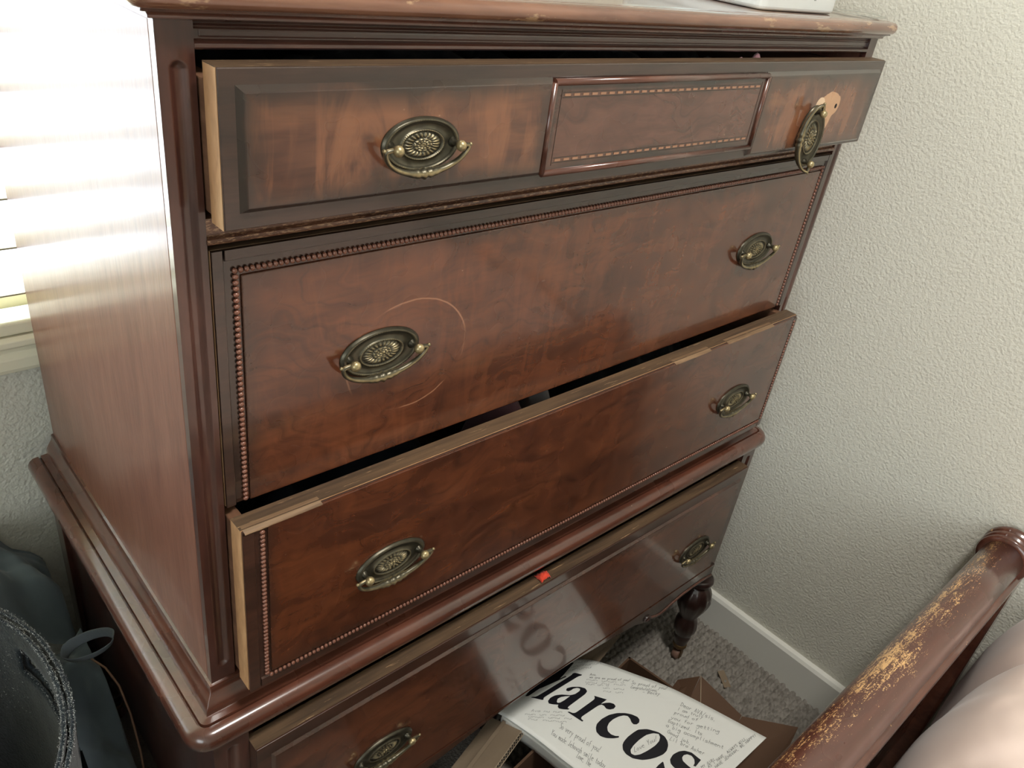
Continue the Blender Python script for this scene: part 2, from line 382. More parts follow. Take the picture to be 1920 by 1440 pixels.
for ya, yb2 in ((VY0 + t, ym - .025), (ym + .025, VY1 - t)):
    g = MB(); g.box(x - .002, x + .002, ya, yb2, VZ0 + t, VZ1 - t); g.build('pane', M_glass, w2, dz=0)
# window stool with moulded apron (the cream band below the blind)
b = MB(); 
prof = [(YB + .07, .140), (YB - .012, .140), (YB - .018, .136), (YB - .018, .128), (YB - .012, .124), (YB - .008, .122), (YB - .006, .115), (YB - .012, .108), (YB - .012, .094), (YB - .010, .088), (YB, .088), (YB, .130), (YB + .07, .130)]
b.prism(prof, WX0 - .05, WX1 + .05, axis='x'); b.build('window_sill', plain('sill_paint', (0.88, 0.84, 0.66), .4, coat=.2), win, bevel=.0012)
# baseboards
def baseboard(name, p, q):
    d = (Vector(q) - Vector(p)); L = d.length; d.normalize(); n = Vector((-d.y, d.x))
    pr = [(0, 0), (.014, 0), (.014, .080), (.010, .0865), (.004, .0877), (0, .0877)]
    b = MB(); rows = [[(e.x + n.x * a, e.y + n.y * a, z) for a, z in pr] for e in (Vector(p), Vector(q))]
    b.grid(rows, close_u=True, smooth=False); return struct(b.build(name, M_trim, dz=0))
baseboard('baseboard_right', RW(-3.4), RW(YB))
baseboard('baseboard_back', (WRX - .02, YB), (XL, YB))
# ceiling lamp (out of the picture): a shallow glass dish under a rim
lm = thing('ceiling_lamp', 'round flush glass ceiling lamp over the bed', 'lamp', (0.30, -0.72, 2.45))
m = MB(); m.lathe([(.20, 2.449), (.21, 2.43), (.205, 2.41), (.17, 2.405)], (.30, -0.72, 0), 40); m.build('rim', M_trim, lm, dz=0)
m = MB(); m.lathe([(.175, 2.404), (.165, 2.375), (.12, 2.345), (.05, 2.335), (.004, 2.334)], (.30, -0.72, 0), 40); m.build('glass_dish', plain('opal_glass', (.9, .88, .82), .3), lm, dz=0)
# carpet: loop pile modelled as rows of little tufts, over the part of the floor near the furniture
M_carpet, nt, p = new_mat('loop_pile_carpet')
v = coords(nt); n1 = noise_(nt, v, 90, 3); n2 = noise_(nt, v, 6, 2)
c = ramp(nt, n1, [(0.3, (0.16, 0.145, 0.125)), (0.6, (0.27, 0.25, 0.22)), (0.8, (0.36, 0.335, 0.295))])
nt.links.new(mix(nt, math_(nt, 'MULTIPLY', n2, 0.3), c, (0.2, 0.18, 0.16)), p.inputs['Base Color']); p.inputs['Roughness'].default_value = 0.95
p.inputs['Specular IOR Level'].default_value = 0.1
bump(nt, p, noise_(nt, v, 700, 2), 0.5, 0.001)
def carpet_patch(name, x0, x1, y0, y1, st, label):
    b = MB(); nx = int((x1 - x0) / st); ny = int((y1 - y0) / st)
    rows = []
    for j in range(ny + 1):
        y = y0 + j * st; r = []
        for i in range(nx + 1):
            x = x0 + i * st
            xx = x + .0022 * fbm(x * 60, y * 60, 3); yy = y + .0022 * fbm(x * 60, y * 60, 9)
            cell = abs(math.sin(xx * PI / .0145 + (0.5 * PI if int(yy / .0125) % 2 else 0))) * abs(math.sin(yy * PI / .0125))
            h = .0125 * (cell ** 0.55) + .003 * fbm(x * 35, y * 35, 1) - .002
            r.append((x, y, max(h, -.003)))
        rows.append(r)
    b.grid(rows); o = b.build(name, M_carpet, dz=0, recalc=False)
    return tag(o, label, 'carpet', kind='stuff')
carpet_patch('carpet', 0.50, 1.075, -0.55, 0.40, .0027, 'grey beige loop pile carpet covering the floor in the corner')
b = MB(); b.box(XL, .50, YF, YB, -.003, .004); b.box(.50, 1.07, YF, -.55, -.003, .004)
tag(b.build('carpet', plain('carpet_far', (0.28, 0.25, 0.215), 0.95, bscale=260, bstr=1.0, bdist=.004), dz=0), 'grey beige loop pile carpet farther out in the room', 'carpet', kind='stuff')

# ------------------------------------------------------------------ blind in the window
bl = thing('window_blind', 'cream horizontal slat blind hanging open in the bright window', 'blind', (-0.6, YB, 1.0))
zz = 0.198; k = 0
sl0 = None
while zz < WZ1 - Z0 - .06:
    if sl0 is None:
        m = MB(); hw = (WX1 - WX0) / 2 - .006
        m.grid([[(x, .0265 * s, .0015 * (1 - s * s) + .0009 * t) for s in (-1, -.5, 0, .5, 1)] for t in (1,) for x in (-hw, hw)], smooth=True)
        m.grid([[(x, .0265 * s, .0015 * (1 - s * s) - .0012) for s in (-1, -.5, 0, .5, 1)] for x in (-hw, hw)], smooth=True, flip=True)
        sl0 = proto(m, 'slat', M_slat, bl, Matrix.Translation(((WX0 + WX1) / 2, YB + .012, zz + Z0)))
    else:
        o = place(sl0, 'slat', bl, Matrix.Translation(((WX0 + WX1) / 2, YB + .012, zz + Z0)))
    zz += .0605
m = MB(); m.box(WX0 + .008, WX1 - .008, YB - .012, YB + .034, .142, .160); m.build('bottom_rail', M_slat, bl, bevel=.003)
m = MB(); m.box(WX0 + .004, WX1 - .004, YB - .02, YB + .05, WZ1 - Z0 - .055, WZ1 - Z0 - .003); m.build('head_rail', M_slat, bl, bevel=.003)
for x in (-1.15, -.75, -.35):
    m = MB(); m.tube([(x, YB + .012, .15), (x, YB + .012, WZ1 - Z0 - .05)], .0009, 6); m.build('ladder_cord', M_slat, bl)
# ------------------------------------------------------------------ the dresser (tall chest of drawers)
dr = thing('chest_of_drawers', 'tall antique reddish brown wooden chest of drawers with beaded drawer fronts', 'dresser', (0, 0, 0))
def dbox(name, mat, *a, bevel=.0015, parent=dr):
    b = MB(); b.box(*a); return b.build(name, mat, parent, bevel=bevel)
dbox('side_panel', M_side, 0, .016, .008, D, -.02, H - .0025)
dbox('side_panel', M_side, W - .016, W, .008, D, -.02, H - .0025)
dbox('back_panel', M_inner, .016, W - .016, D - .008, D, -.02, H)
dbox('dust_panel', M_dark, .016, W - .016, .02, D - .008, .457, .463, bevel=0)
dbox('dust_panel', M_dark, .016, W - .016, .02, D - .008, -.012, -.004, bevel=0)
def capsule(x, z, cx, r, z0, z1):
    zc = min(max(z, z0 + r), z1 - r)
    return r - math.hypot(x - cx, z - zc)          # > 0 inside the flute
def stile(name, x0, x1, z0, z1, yf, flute, mat, yb=None):
    """a front post with a round-ended flute sunk in its face"""
    b = MB(); nx = 22
    cx, r, f0, f1 = flute
    zs_ = [z0] + [f0 - .002 + i * (r * 1.6 / 10) for i in range(12)] + [f0 + (f1 - f0) * i / 6 for i in range(1, 6)] + [f1 + .002 - (11 - i) * (r * 1.6 / 10) for i in range(12)] + [z1]
    rows = []
    for z in zs_:
        row = []
        for i in range(nx + 1):
            x = x0 + (x1 - x0) * i / nx
            d = capsule(x, z, cx, r, f0, f1)
            row.append((x, yf + (.0032 * min(1, max(0, d) / (r * .6)) ** .7 if d > 0 else 0), z))
        rows.append(row)
    b.grid(rows, flip=True)
    yb = yb if yb is not None else yf + .02
    b.box(x0, x1, yf + .004, yb, z0, z1)
    for xa in (x0, x1): b.add([(xa, yf, z0), (xa, yf, z1), (xa, yf + .004, z1), (xa, yf + .004, z0)], [(0, 1, 2, 3)])
    return b.build(name, mat, dr, recalc=False)
stile('front_post', 0, .0240, 0, H, 0, (.0130, .0052, .020, .580), M_frame, yb=.008)
stile('front_post', .9300, W, 0, H, 0, (.9410, .0042, .020, .580), M_frame, yb=.008)
# top rail with its sunk panel and worn bottom lip, top mouldings, top board
b = MB()
b.prism([(.0, .606), (.0, .6035), (.0035, .602), (.0015, .600), (.0035, .5985), (.0035, .5925), (.0012, .5915), (-.0005, .590), (-.0008, .5878), (.001, .5865), (.02, .5865), (.02, .606)], .024, .930, axis='x')
b.build('top_rail', M_frameh, dr, bevel=.0004)
dbox('top_rail_panel', M_frameh, .028, .926, .0028, .010, .593, .5985)
def ring(prof, name, mat, x0=0, x1=W, y0=0, y1=D, rcorner=.013, closed_back=False, parent=dr):
    """sweep a profile of (outset, z) round the left side, the front and the right side; outer lines turn on a round corner"""
    b = MB(); paths = []
    for o, z in prof:
        r = max(0.0008, o - rcorner + .0008) if rcorner is not None else .0008
        r = min(r * 1.0, .03)
        pts = [(x0 - o, y1)]
        pts += [(x0 - o, y0 - o + r + .06)]
        for k in range(7):
            a = PI + k * PI / 12
            pts.append((x0 - o + r + r * math.cos(a), y0 - o + r + r * math.sin(a)))
        for q in range(1, 12): pts.append((x0 + (x1 - x0) * q / 12, y0 - o))
        for k in range(7):
            a = -PI / 2 + k * PI / 12
            pts.append((x1 + o - r + r * math.cos(a), y0 - o + r + r * math.sin(a)))
        pts += [(x1 + o, y0 - o + r + .06), (x1 + o, y1)]
        paths.append([(px, py, z) for px, py in pts])
    b.grid(paths, smooth=True)
    n = len(paths[0]); m = len(paths)
    b.f.append([i * n for i in range(m)]); b.mi.append(0); b.sm.append(False)
    b.f.append([i * n + n - 1 for i in range(m)][::-1]); b.mi.append(0); b.sm.append(False)
    o = b.build(name, mat, parent, recalc=False)
    e = o.modifiers.new('edge', 'EDGE_SPLIT'); e.split_angle = 0.75
    return o
ring([(-.012, .611), (.010, .611), (.0105, .6095), (.006, .6085), (.0045, .6065), (.0045, .605), (.0018, .604), (0, .6035), (-.012, .6035)], 'top_moulding', M_mould)
RB = [(.000, .6105), (.010, .6105), (.0145, .6120), (.0172, .6150), (.0180, .6185), (.0172, .6222), (.0140, .6250), (.0085, .6262), (.0060, .6262), (.0055, .6252), (.0040, .6252), (.0035, .6262), (-.002, .6268), (-.004, .6268)]
ring(RB, 'top_edge_moulding', M_top, x1=.949, rcorner=.006)
dbox('top_board', M_top, -.0005, .950, 0, D, .6108, .6266, bevel=.0008)
# rail between the first and second drawer, with the scraped lip
b = MB()
b.prism([(.0, .4755), (.0, .4640), (.0030, .4625), (.0030, .4612), (-.0012, .4600), (-.0022, .4580), (-.0010, .4562), (.0015, .4556), (.02, .4556), (.02, .4755)], .024, .930, axis='x')
b.build('drawer_rail', M_lip, dr)
# waist: ogee, step and thick rounded edge round the top of the lower case
ring([(-.012, .0012), (0, .0012), (.0025, .0005), (.0030, -.0025), (.0026, -.0035), (.0040, -.008), (.0075, -.0135), (.0105, -.019), (.0115, -.0225), (.0118, -.0275), (.0195, -.0285),
      (.0205, -.0318), (.0215, -.0318), (.0225, -.0288), (.029, -.0296), (.0335, -.0330), (.0362, -.0380), (.0368, -.0435), (.0350, -.0495), (.0310, -.0545), (.0250, -.0578), (.018, -.0588), (.000, -.0588)], 'waist_moulding', M_mould, x1=W - .002)
# lower case
LX0, LX1, LY = -.012, .968, -.024
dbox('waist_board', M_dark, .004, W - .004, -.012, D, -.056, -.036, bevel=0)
dbox('side_panel', M_frame, LX0, LX0 + .016, .012, D - .03, -.355, -.058)
dbox('side_panel', M_frame, LX1 - .016, LX1, .012, D - .03, -.355, -.058)
dbox('back_panel', M_inner, LX0 + .01, LX1 - .01, D - .012, D - .002, -.33, -.058)
dbox('back_post', M_frame, LX0 - .006, LX0 + .016, D - .034, D, -.37, -.058)
dbox('back_post', M_frame, LX1 - .030, LX1 + .004, D - .034, D, -.37, -.058)
stile('front_post', LX0 - .001, .0240, -.37, -.058, LY, (.0065, .0052, -.345, -.075), M_frame, yb=.012)
stile('front_post', .9320, LX1 + .001, -.37, -.058, LY, (.9520, .0052, -.345, -.075), M_frame, yb=.012)
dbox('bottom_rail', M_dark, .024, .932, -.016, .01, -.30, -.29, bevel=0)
b = MB(); b.prism([(-.004, -.0585), (-.004, -.0640), (-.0005, -.0660), (-.0005, -.0695), (.01, -.0695), (.01, -.0585)], .024, .932, axis='x'); b.build('drawer_rail', M_worn, dr)
# legs: ring, reeded urn, lower knop, brass caster
def leg(x, y, lean):
    prof = [(.0235, -.366), (.0265, -.369), (.0275, -.374), (.0262, -.379), (.021, -.382), (.019, -.386), (.021, -.389), (.0265, -.396), (.031, -.408), (.0325, -.420), (.0305, -.432), (.0255, -.446), (.0205, -.457), (.0175, -.466),
            (.0172, -.470), (.0195, -.476), (.0215, -.486), (.0220, -.495), (.0205, -.506), (.0165, -.514), (.0155, -.518), (.0165, -.521), (.0150, -.530), (.0128, -.540), (.012, -.545)]
    M = Matrix.Translation((x, y, -.366)) @ Matrix.Rotation(lean[0], 4, 'Y') @ Matrix.Rotation(lean[1], 4, 'X') @ Matrix.Translation((0, 0, .366))
    prof = [(r * 1.03, z) for r, z in prof]
    b = MB(); b.lathe(prof, (0, 0, 0), 48, reed=lambda k, a: (.07 * abs(math.sin(a * 6)) - .03) if 7 <= k <= 12 else (.05 * abs(math.sin(a * 6)) - .02 if 15 <= k <= 18 else 0), M=M)
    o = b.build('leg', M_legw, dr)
    c = MB(); c.lathe([(.0115, -.541), (.0140, -.543), (.0145, -.549), (.0120, -.553), (.006, -.556)], n=20, M=M)
    q = M @ Vector((0, 0, -.585 + .0145))
    for s in (-1, 1): c.box(q.x - .004, q.x + .004, q.y + s * .0085 - .001, q.y + s * .0085 + .001, -.578, -.553)
    c.build('caster_cup', M_ironb, o)
    wv = MB(); wv.lathe([(.010, -.0075), (.0130, -.006), (.0135, 0), (.0130, .006), (.010, .0075)], (q.x, q.y, -.5710), 20, axis='y'); wv.build('caster_wheel', M_wheel, o)
leg(.945, -.016, (.040, -.055)); leg(.010, -.010, (-.03, -.04)); leg(.944, D - .022, (.03, 0)); leg(.006, D - .022, (-.02, 0))
# post blocks over the legs
for x in (.944, .011): dbox('post_block', M_frame, x - .022, x + .022, LY - .003, LY + .035, -.369, -.352)

# ------------------------------------------------------------------ drawers
def drawer_shell(name, x0, x1, z0, z1, yf, thick, core, label=None, depth=.40, side_top=.016):
    """front board (raw wood core, worn top edge), then box sides behind it"""
    b = MB(); b.box(x0, x1, yf, yf + thick, z0, z1 - .0006, 0)
    b.box(x0 - .0001, x1 + .0001, yf + .0005, yf + thick, z1 - .0006, z1, 1)
    o = b.build(name, [core or M_raw, M_worn], dr)
    if label: o['label'] = label
    for k, xs in enumerate((x0 + .0015, x1 - .0135)):
        s = MB(); s.box(xs, xs + .012, yf + thick, yf + thick + depth, z0 + .004, z1 - side_top); s.build('drawer_side', M_inner, o, bevel=.001)
    s = MB(); s.box(x0 + .013, x1 - .013, yf + thick, yf + thick + depth, z0 + .006, z0 + .012); s.build('drawer_bottom', M_inner, o)
    s = MB(); s.box(x0 + .013, x1 - .013, yf + thick + depth - .012, yf + thick + depth, z0 + .012, z1 - side_top - .01); s.build('drawer_back', M_inner, o)
    return o
def face(name, parent, mat, x0, x1, z0, z1, ya, yb, bevel=.0006, steps=None):
    b = MB()
    if steps:       # bevelled rim: list of (inset, y)
        rows = [[(x0 + i, y, z0 + i), (x1 - i, y, z0 + i), (x1 - i, y, z1 - i), (x0 + i, y, z1 - i)] for i, y in steps]
        b.grid(rows, smooth=False, close_u=True)
        o_ = (len(rows) - 1) * 4; b.f.append([o_, o_ + 1, o_ + 2, o_ + 3]); b.mi.append(0); b.sm.append(False)
        return b.build(name, mat, parent)
    b.box(x0, x1, ya, yb, z0, z1); return b.build(name, mat, parent, bevel=bevel)
# top drawer, pulled out
Y1 = -.028
d1 = drawer_shell('drawer', .0242, .9297, .4768, .5826, Y1, .018, 0, 'top drawer pulled open with two flame veneer panels and a banded centre panel', side_top=.012)
face('front_board', d1, M_bord, .0246, .9293, .4770, .5822, 0, 0, steps=[(0, Y1 + .0004), (0, Y1 - .0012), (.0006, Y1 - .0018)])
face('field_panel', d1, M_f1a, .0352, .3150, .4882, .5722, 0, 0, steps=[(0, Y1 - .0015), (.0038, Y1 - .0062), (.0046, Y1 - .0066)])
face('field_panel', d1, M_f1c, .6475, .9200, .4790, .5722, 0, 0, steps=[(0, Y1 - .0015), (.0038, Y1 - .0062), (.0046, Y1 - .0066)])
face('inset_panel', d1, M_f1b, .3160, .6465, .4920, .5670, Y1 - .0052, Y1 - .001)
for nm, a in (('l', ((.3150, .4905), (.3150, .5685))), ('r', ((.6475, .4905), (.6475, .5685))), ('t', ((.3150, .5685), (.6475, .5685))), ('b', ((.3150, .4905), (.6475, .4905)))):
    (xa, za), (xb, zb) = a
    m = MB(); m.tube([(xa, Y1 - .0050, za), (xb, Y1 - .0050, zb)], .0031, 12); m.build('bead_moulding', M_mould, d1)
# inlay banding: a dark line each side of a row of tan blocks
M_line = plain('inlay_dark_line', (0.035, 0.02, 0.014), 0.35, coat=.5)
M_inl = plain('inlay_tan_block', (0.30, 0.15, 0.085), 0.35, coat=.5, nscale=40, namp=.3)
yi = Y1 - .0053
for zc in (.5580, .5015):
    for q in (zc + .0019, zc - .0025):
        m = MB(); m.box(.3270, .6360, yi - .00025, yi + .0005, q, q + .0006); m.build('inlay_line', M_line, d1)
for q in (.3250, .6374):
    m = MB(); m.box(q, q + .0006, yi - .00025, yi + .0005, .497, .5625); m.build('inlay_line', M_line, d1)
blk = None
for zc in (.5580, .5015):
    for i in range(27):
        M = Matrix.Translation((.3325 + i * .01145, yi - .0001, zc + Z0))
        if blk is None:
            m = MB(); m.box(-.0036, .0036, -.0003, .0006, -.0010, .0010); blk = proto(m, 'inlay_block', M_inl, d1, M)
        else: place(blk, 'inlay_block', d1, M)
# second drawer, closed
Y2 = .0008
d2 = drawer_shell('drawer', .0255, .9285, .2150, .4515, Y2, .018, 0, 'wide second drawer, closed, with a pale ring scratched round its left handle')
def rim(name, parent, mat, x0, x1, z0, z1, wd, ya, yb, sides='ltrb'):
    b = MB()
    wl = wd if 'l' in sides else 0; wr = wd if 'r' in sides else 0; wt = wd if 't' in sides else 0; wb = wd if 'b' in sides else 0
    bb = .0022                              # sloped inner edge
    def strip(P): b.add(P, [(0, 1, 2, 3), (4, 5, 6, 7), (3, 2, 5, 4), (1, 0, 7, 6), (0, 3, 4, 7), (2, 1, 6, 5)])
    if wl: b.prism([(x0, ya), (x0 + wl - bb, ya), (x0 + wl, yb), (x0, yb)], z0, z1, axis='z')
    if wr: b.prism([(x1, ya), (x1 - wr + bb, ya), (x1 - wr, yb), (x1, yb)], z0, z1, axis='z')
    if wt: b.prism([(ya, z1), (ya, z1 - wt + bb), (yb, z1 - wt), (yb, z1)], x0 + wl * .98, x1 - wr * .98, axis='x')
    if wb: b.prism([(ya, z0), (ya, z0 + wb - bb), (yb, z0 + wb), (yb, z0)], x0 + wl * .98, x1 - wr * .98, axis='x')
    return b.build(name, mat, parent)
rim('border', d2, M_bord, .0257, .9283, .2152, .4511, .0100, Y2 - .0032, Y2 + .0002, 'ltr')
face('front_panel', d2, M_f2, .0300, .9230, .2152, .4440, Y2 - .0010, Y2 + .0004)
face('front_veneer', d2, M_f2, .0470, .9090, .2152, .4295, Y2 - .0030, Y2 - .0010, bevel=.0010)
# third drawer, pulled out
Y3 = -.0295
d3 = drawer_shell('drawer', .0242, .9300, .0046, .2100, Y3, .019, 0, 'third drawer pulled open showing its scuffed bare top edge', side_top=.006)
face('front_panel', d3, M_bordv, .0248, .9296, .0050, .2092, Y3 - .0020, Y3 + .0003)
face('front_veneer', d3, M_f3, .0470, .9175, .0205, .2090, Y3 - .0042, Y3 - .0018, bevel=.0008)
rim('border', d3, M_bordv, .0247, .9297, .0049, .2060, .0120, Y3 - .0036, Y3 - .0015, 'lrb')
# splintered veneer left along the top edge
M_spl = wood('splintered_veneer', (0.09, 0.05, 0.027), (0.18, 0.105, 0.055), (0.32, 0.2, 0.11), scale=(1.5, 12, 12), rough=.6, coat=.0, specks=0)
for xa, xb, hh in ((.026, .052, .0012), (.052, .100, .0006), (.62, .70, .0006), (.74, .80, .0015), (.80, .86, .0006)):
    m = MB(); n = 16
    rows = []
    for i in range(n + 1):
        t = i / n; x = xa + (xb - xa) * t; h = hh * (.35 + .65 * abs(fbm(x * 160, 1.0)) * 2) * math.sin(PI * min(1, max(0.05, t))) ** .5
        rows.append([(x, Y3 - .0046, .2078 - h), (x, Y3 - .0046, .2090), (x, Y3 + .003, .2102), (x, Y3 + .006, .2100)])
    m.grid(rows); m.build('splinter', M_spl, d3)
# bottom drawer
Y4 = -.0385
d4 = drawer_shell('drawer', .0242, .9300, -.3046, -.0800, Y4, .020, M_bordv, 'bottom drawer with plain raised field in the lower case')
face('front_panel', d4, M_bordv, .0246, .9296, -.3046, -.0806, Y4 - .0015, Y4 + .0003)
face('front_veneer', d4, M_f4, .0400, .9150, -.3044, -.0985, 0, 0, steps=[(0, Y4 - .0012), (.0036, Y4 - .0046), (.0042, Y4 - .0048)])

# shaped apron under the bottom drawer: scrolled brackets beside the legs
half = [(.477, -.3050), (.5536, -.3075), (.62, -.3150), (.67, -.3215), (.705, -.3270), (.720, -.3345), (.728, -.3365), (.735, -.3330), (.748, -.3345), (.762, -.3405), (.775, -.3432), (.788, -.3420), (.808, -.3360), (.835, -.3305), (.862, -.3288), (.895, -.3286), (.9270, -.3320)]
prof = [(.954 - x, z) for x, z in half[:0:-1]] + half
b = MB(); n = len(prof)
vs = [(x, y, z) for y in (Y4 - .0048, Y4 + .016) for x, z in prof] + [(x, y, -.3046) for y in (Y4 - .0048, Y4 + .016) for x, z in prof]
fs = []
for i in range(n - 1):
    fs += [(i, i + 1, 2 * n + i + 1, 2 * n + i), (n + i + 1, n + i, 3 * n + i, 3 * n + i + 1), (i + 1, i, n + i, n + i + 1), (2 * n + i, 2 * n + i + 1, 3 * n + i + 1, 3 * n + i)]
fs += [(0, 2 * n, 3 * n, n), (n - 1, 2 * n - 1, 4 * n - 1, 3 * n - 1)]
b.add(vs, fs); b.build('apron', M_f4, dr)
for sg in (0, 1):
    P = [(x if sg else .954 - x, Y4 - .0050, z) for x, z in half[7:]]
    b = MB(); b.tube(P, .0024, 10); b.build('apron_bead', M_mould, dr)
    pts = []
    for i in range(22):
        a = i * .34; r = .0085 * math.exp(-a * .18); q = -r * math.cos(a); pts.append(((.738 + q) if sg else (.216 - q), Y4 - .0055, -.3330 + r * math.sin(a)))
    b = MB(); b.tube(pts, lambda t: .0036 * (1 - .5 * t), 8); b.build('apron_scroll', M_legw, dr)

# beads: each a turned wooden pearl; the 300 nearest the camera are pieces, the rest one strip per drawer
BEADS = []
def row_h(par, x0, x1, z, y, p=.00465, r=.0021):
    n = int((x1 - x0) / p)
    for i in range(n + 1): BEADS.append((par, Vector((x0 + (x1 - x0) * i / n, y, z)), r, 'h'))
def row_v(par, x, z0, z1, y, p=.0048, r=.0022):
    n = int((z1 - z0) / p)
    for i in range(n + 1): BEADS.append((par, Vector((x, y, z0 + (z1 - z0) * i / n)), r, 'v'))
row_h(d2, .0425, .9135, .4340, Y2 - .0026); row_v(d2, .0428, .2185, .4290, Y2 - .0026); row_v(d2, .9130, .2185, .4290, Y2 - .0026)
row_v(d3, .0420, .0210, .2030, Y3 - .0036); row_v(d3, .9225, .0210, .2010, Y3 - .0036); row_h(d3, .0465, .9175, .0160, Y3 - .0036)
cp = Vector((-.192, -.523, .69))
BEADS.sort(key=lambda t: (t[1] - cp).length)
bead0 = None; rest = {}
for i, (par, c, r, kd) in enumerate(BEADS):
    if i < 300:
        M = Matrix.Translation(c + Vector((0, 0, Z0))) @ Matrix.Diagonal((r * (1 if kd == 'h' else 1.15), r * .95, r * (1.15 if kd == 'h' else .98), 1))
        if bead0 is None:
            m = MB(); m.ball((0, 0, 0), 1, 10, 6); bead0 = proto(m, 'bead', M_beadw, par, M)
        else: place(bead0, 'bead', par, M)
    else:
        rest.setdefault(par.name, (par, MB()))[1].ball(tuple(c), r, 8, 5, sc=(1, .95, 1.1))
for par, m in rest.values(): tag(m.build('bead_strip', M_beadw, par), None, kind='stuff')

# ------------------------------------------------------------------ handles: oval plate, two posts, drop bail
HA, HB = .0425, .0235
def plate_relief(rho, th):
    h = .0028; hi = .0
    if rho > .93: h = .0028 * (1 - rho) / .07 + .0006; hi = .15
    elif rho > .855:
        bd = abs(math.sin(th * 42)); h = .0030 + .0007 * bd * math.sin((rho - .855) / .075 * PI); hi = .30 + .35 * bd
    elif rho > .82: h = .0022; hi = .0
    elif rho > .56: t = (rho - .56) / .26; h = .0010 + .0012 * (2 * t - 1) ** 2; hi = .22
    elif rho > .50:
        bd = abs(math.sin(th * 28)); h = .0030 + .0005 * bd; hi = .45 + .35 * bd
    elif rho > .47: h = .0016; hi = .0
    elif rho > .22:
        t = (rho - .22) / .25; pt = abs(math.cos(th * 11)); h = .0018 + .0016 * pt * math.sin(t * PI); hi = .15 + .75 * pt * math.sin(t * PI)
    else:
        g = abs(math.sin(rho * 38)) * abs(math.sin(th * 5 + rho * 9)); h = .0028 + .0012 * g; hi = .3 + .7 * g
    return h, max(0, min(1, hi))
def make_plate():
    m = MB(); nr, na = 46, 176; his = []; rows = []
    for i in range(nr + 1):
        rho = max(.02, 1 - i / nr) if i < nr else .02
        row = []
        for j in range(na):
            th = 2 * PI * j / na; h, hi = plate_relief(rho, th)
            # a little scallop of patina in the colour value
            row.append((HA * rho * math.cos(th), -h, HB * rho * math.sin(th))); his.append(hi)
        rows.append(row)
    m.grid(rows, close_u=True)
    o = (nr) * na; m.f.append([o + k for k in range(na)]); m.mi.append(0); m.sm.append(True)
    base = m.add([(HA * math.cos(2 * PI * j / na), 0, HB * math.sin(2 * PI * j / na)) for j in range(na)], []); his += [0.1] * na
    for j in range(na): m.f.append([base + j, base + (j + 1) % na, (j + 1) % na, j]); m.mi.append(0); m.sm.append(False)
    return m, his
def make_post():
    m = MB(); his = []
    m.lathe([(.0048, 0), (.0046, -.0012), (.0026, -.0026), (.0024, -.0065), (.0032, -.0080), (.0046, -.0100), (.0050, -.0122), (.0042, -.0142), (.0022, -.0155), (.0004, -.0160)], n=18, axis='y')
    n = len(m.v); ks = [.1, .1, .1, .25, .6, .9, 1, 1, 1, 1]
    for k in range(10): his += [ks[k]] * 18
    return m, his
def make_bail():
    m = MB(); his = []
    pts = []; n = 64
    for i in range(n + 1):
        t = i / n; a = PI + .06 + (PI - .12) * t
        x = (HA * 1.06) * math.cos(a); z = (HB * 1.02) * math.sin(a)
        y = -.0105 + .0050 * math.sin(PI * t)
        pts.append((x, y, z))
    # ends turn in through the posts
    pts = [(-HA * .74, -.0105, .0), (-HA * .90, -.0105, .0003), (-HA * 1.02, -.0105, -.0004)] + pts + [(HA * 1.02, -.0105, -.0004), (HA * .90, -.0105, .0003), (HA * .74, -.0105, .0)]
    N = len(pts)
    def rad(t):
        d = abs(t - .5); r = .0021 + .0011 * math.exp(-(d / .22) ** 2)
        for c, wdt, k in ((0, .006, .0022), (.018, .005, .0014), (.048, .016, .0016), (.088, .016, .0008)):
            r += k * math.exp(-((d - c) / wdt) ** 2)
        return r
    m.tube(pts, rad, 14)
    his = [0] * len(m.v)
    for i in range(N):
        for k in range(14):
            g = math.cos(k * 2 * PI / 14 * 3)
            his[i * 14 + k] = .62 + .33 * g
    m.ball((-HA * 1.10, -.0105, 0), .0019, 8, 6); m.ball((HA * 1.10, -.0105, 0), .0019, 8, 6)
    his += [.8] * (len(m.v) - len(his))
    return m, his
H_PROT = {}
def handle(par, cx, cz, y, sc=(1, 1), rot=0.0, tilt=0.0, yaw=0.0, piv=(0, 0)):
    M = Matrix.Translation((cx, y, cz + Z0)) @ Matrix.Rotation(yaw, 4, 'Z') @ Matrix.Rotation(rot, 4, 'Y') @ Matrix.Rotation(tilt, 4, 'X') @ Matrix.Diagonal((sc[0], 1, sc[1], 1)) @ Matrix.Translation((-piv[0], 0, -piv[1]))
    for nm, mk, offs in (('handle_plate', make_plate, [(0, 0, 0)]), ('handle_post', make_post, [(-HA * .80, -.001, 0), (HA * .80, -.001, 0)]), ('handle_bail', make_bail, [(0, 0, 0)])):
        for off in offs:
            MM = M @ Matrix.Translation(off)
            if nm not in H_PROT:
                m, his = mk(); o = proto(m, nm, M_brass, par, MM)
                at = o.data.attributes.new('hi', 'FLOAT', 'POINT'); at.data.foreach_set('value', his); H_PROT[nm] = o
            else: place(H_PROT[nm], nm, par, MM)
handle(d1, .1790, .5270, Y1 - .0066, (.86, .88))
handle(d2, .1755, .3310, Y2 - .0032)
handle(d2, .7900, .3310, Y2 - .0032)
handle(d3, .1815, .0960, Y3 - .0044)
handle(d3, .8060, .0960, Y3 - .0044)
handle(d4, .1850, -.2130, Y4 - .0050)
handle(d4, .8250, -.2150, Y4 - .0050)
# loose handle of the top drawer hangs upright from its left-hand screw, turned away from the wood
handle(d1, .7640, .5270, Y1 - .012, (.90, .90), rot=PI / 2 - .10, yaw=-.22, piv=(-HA * .80, 0))
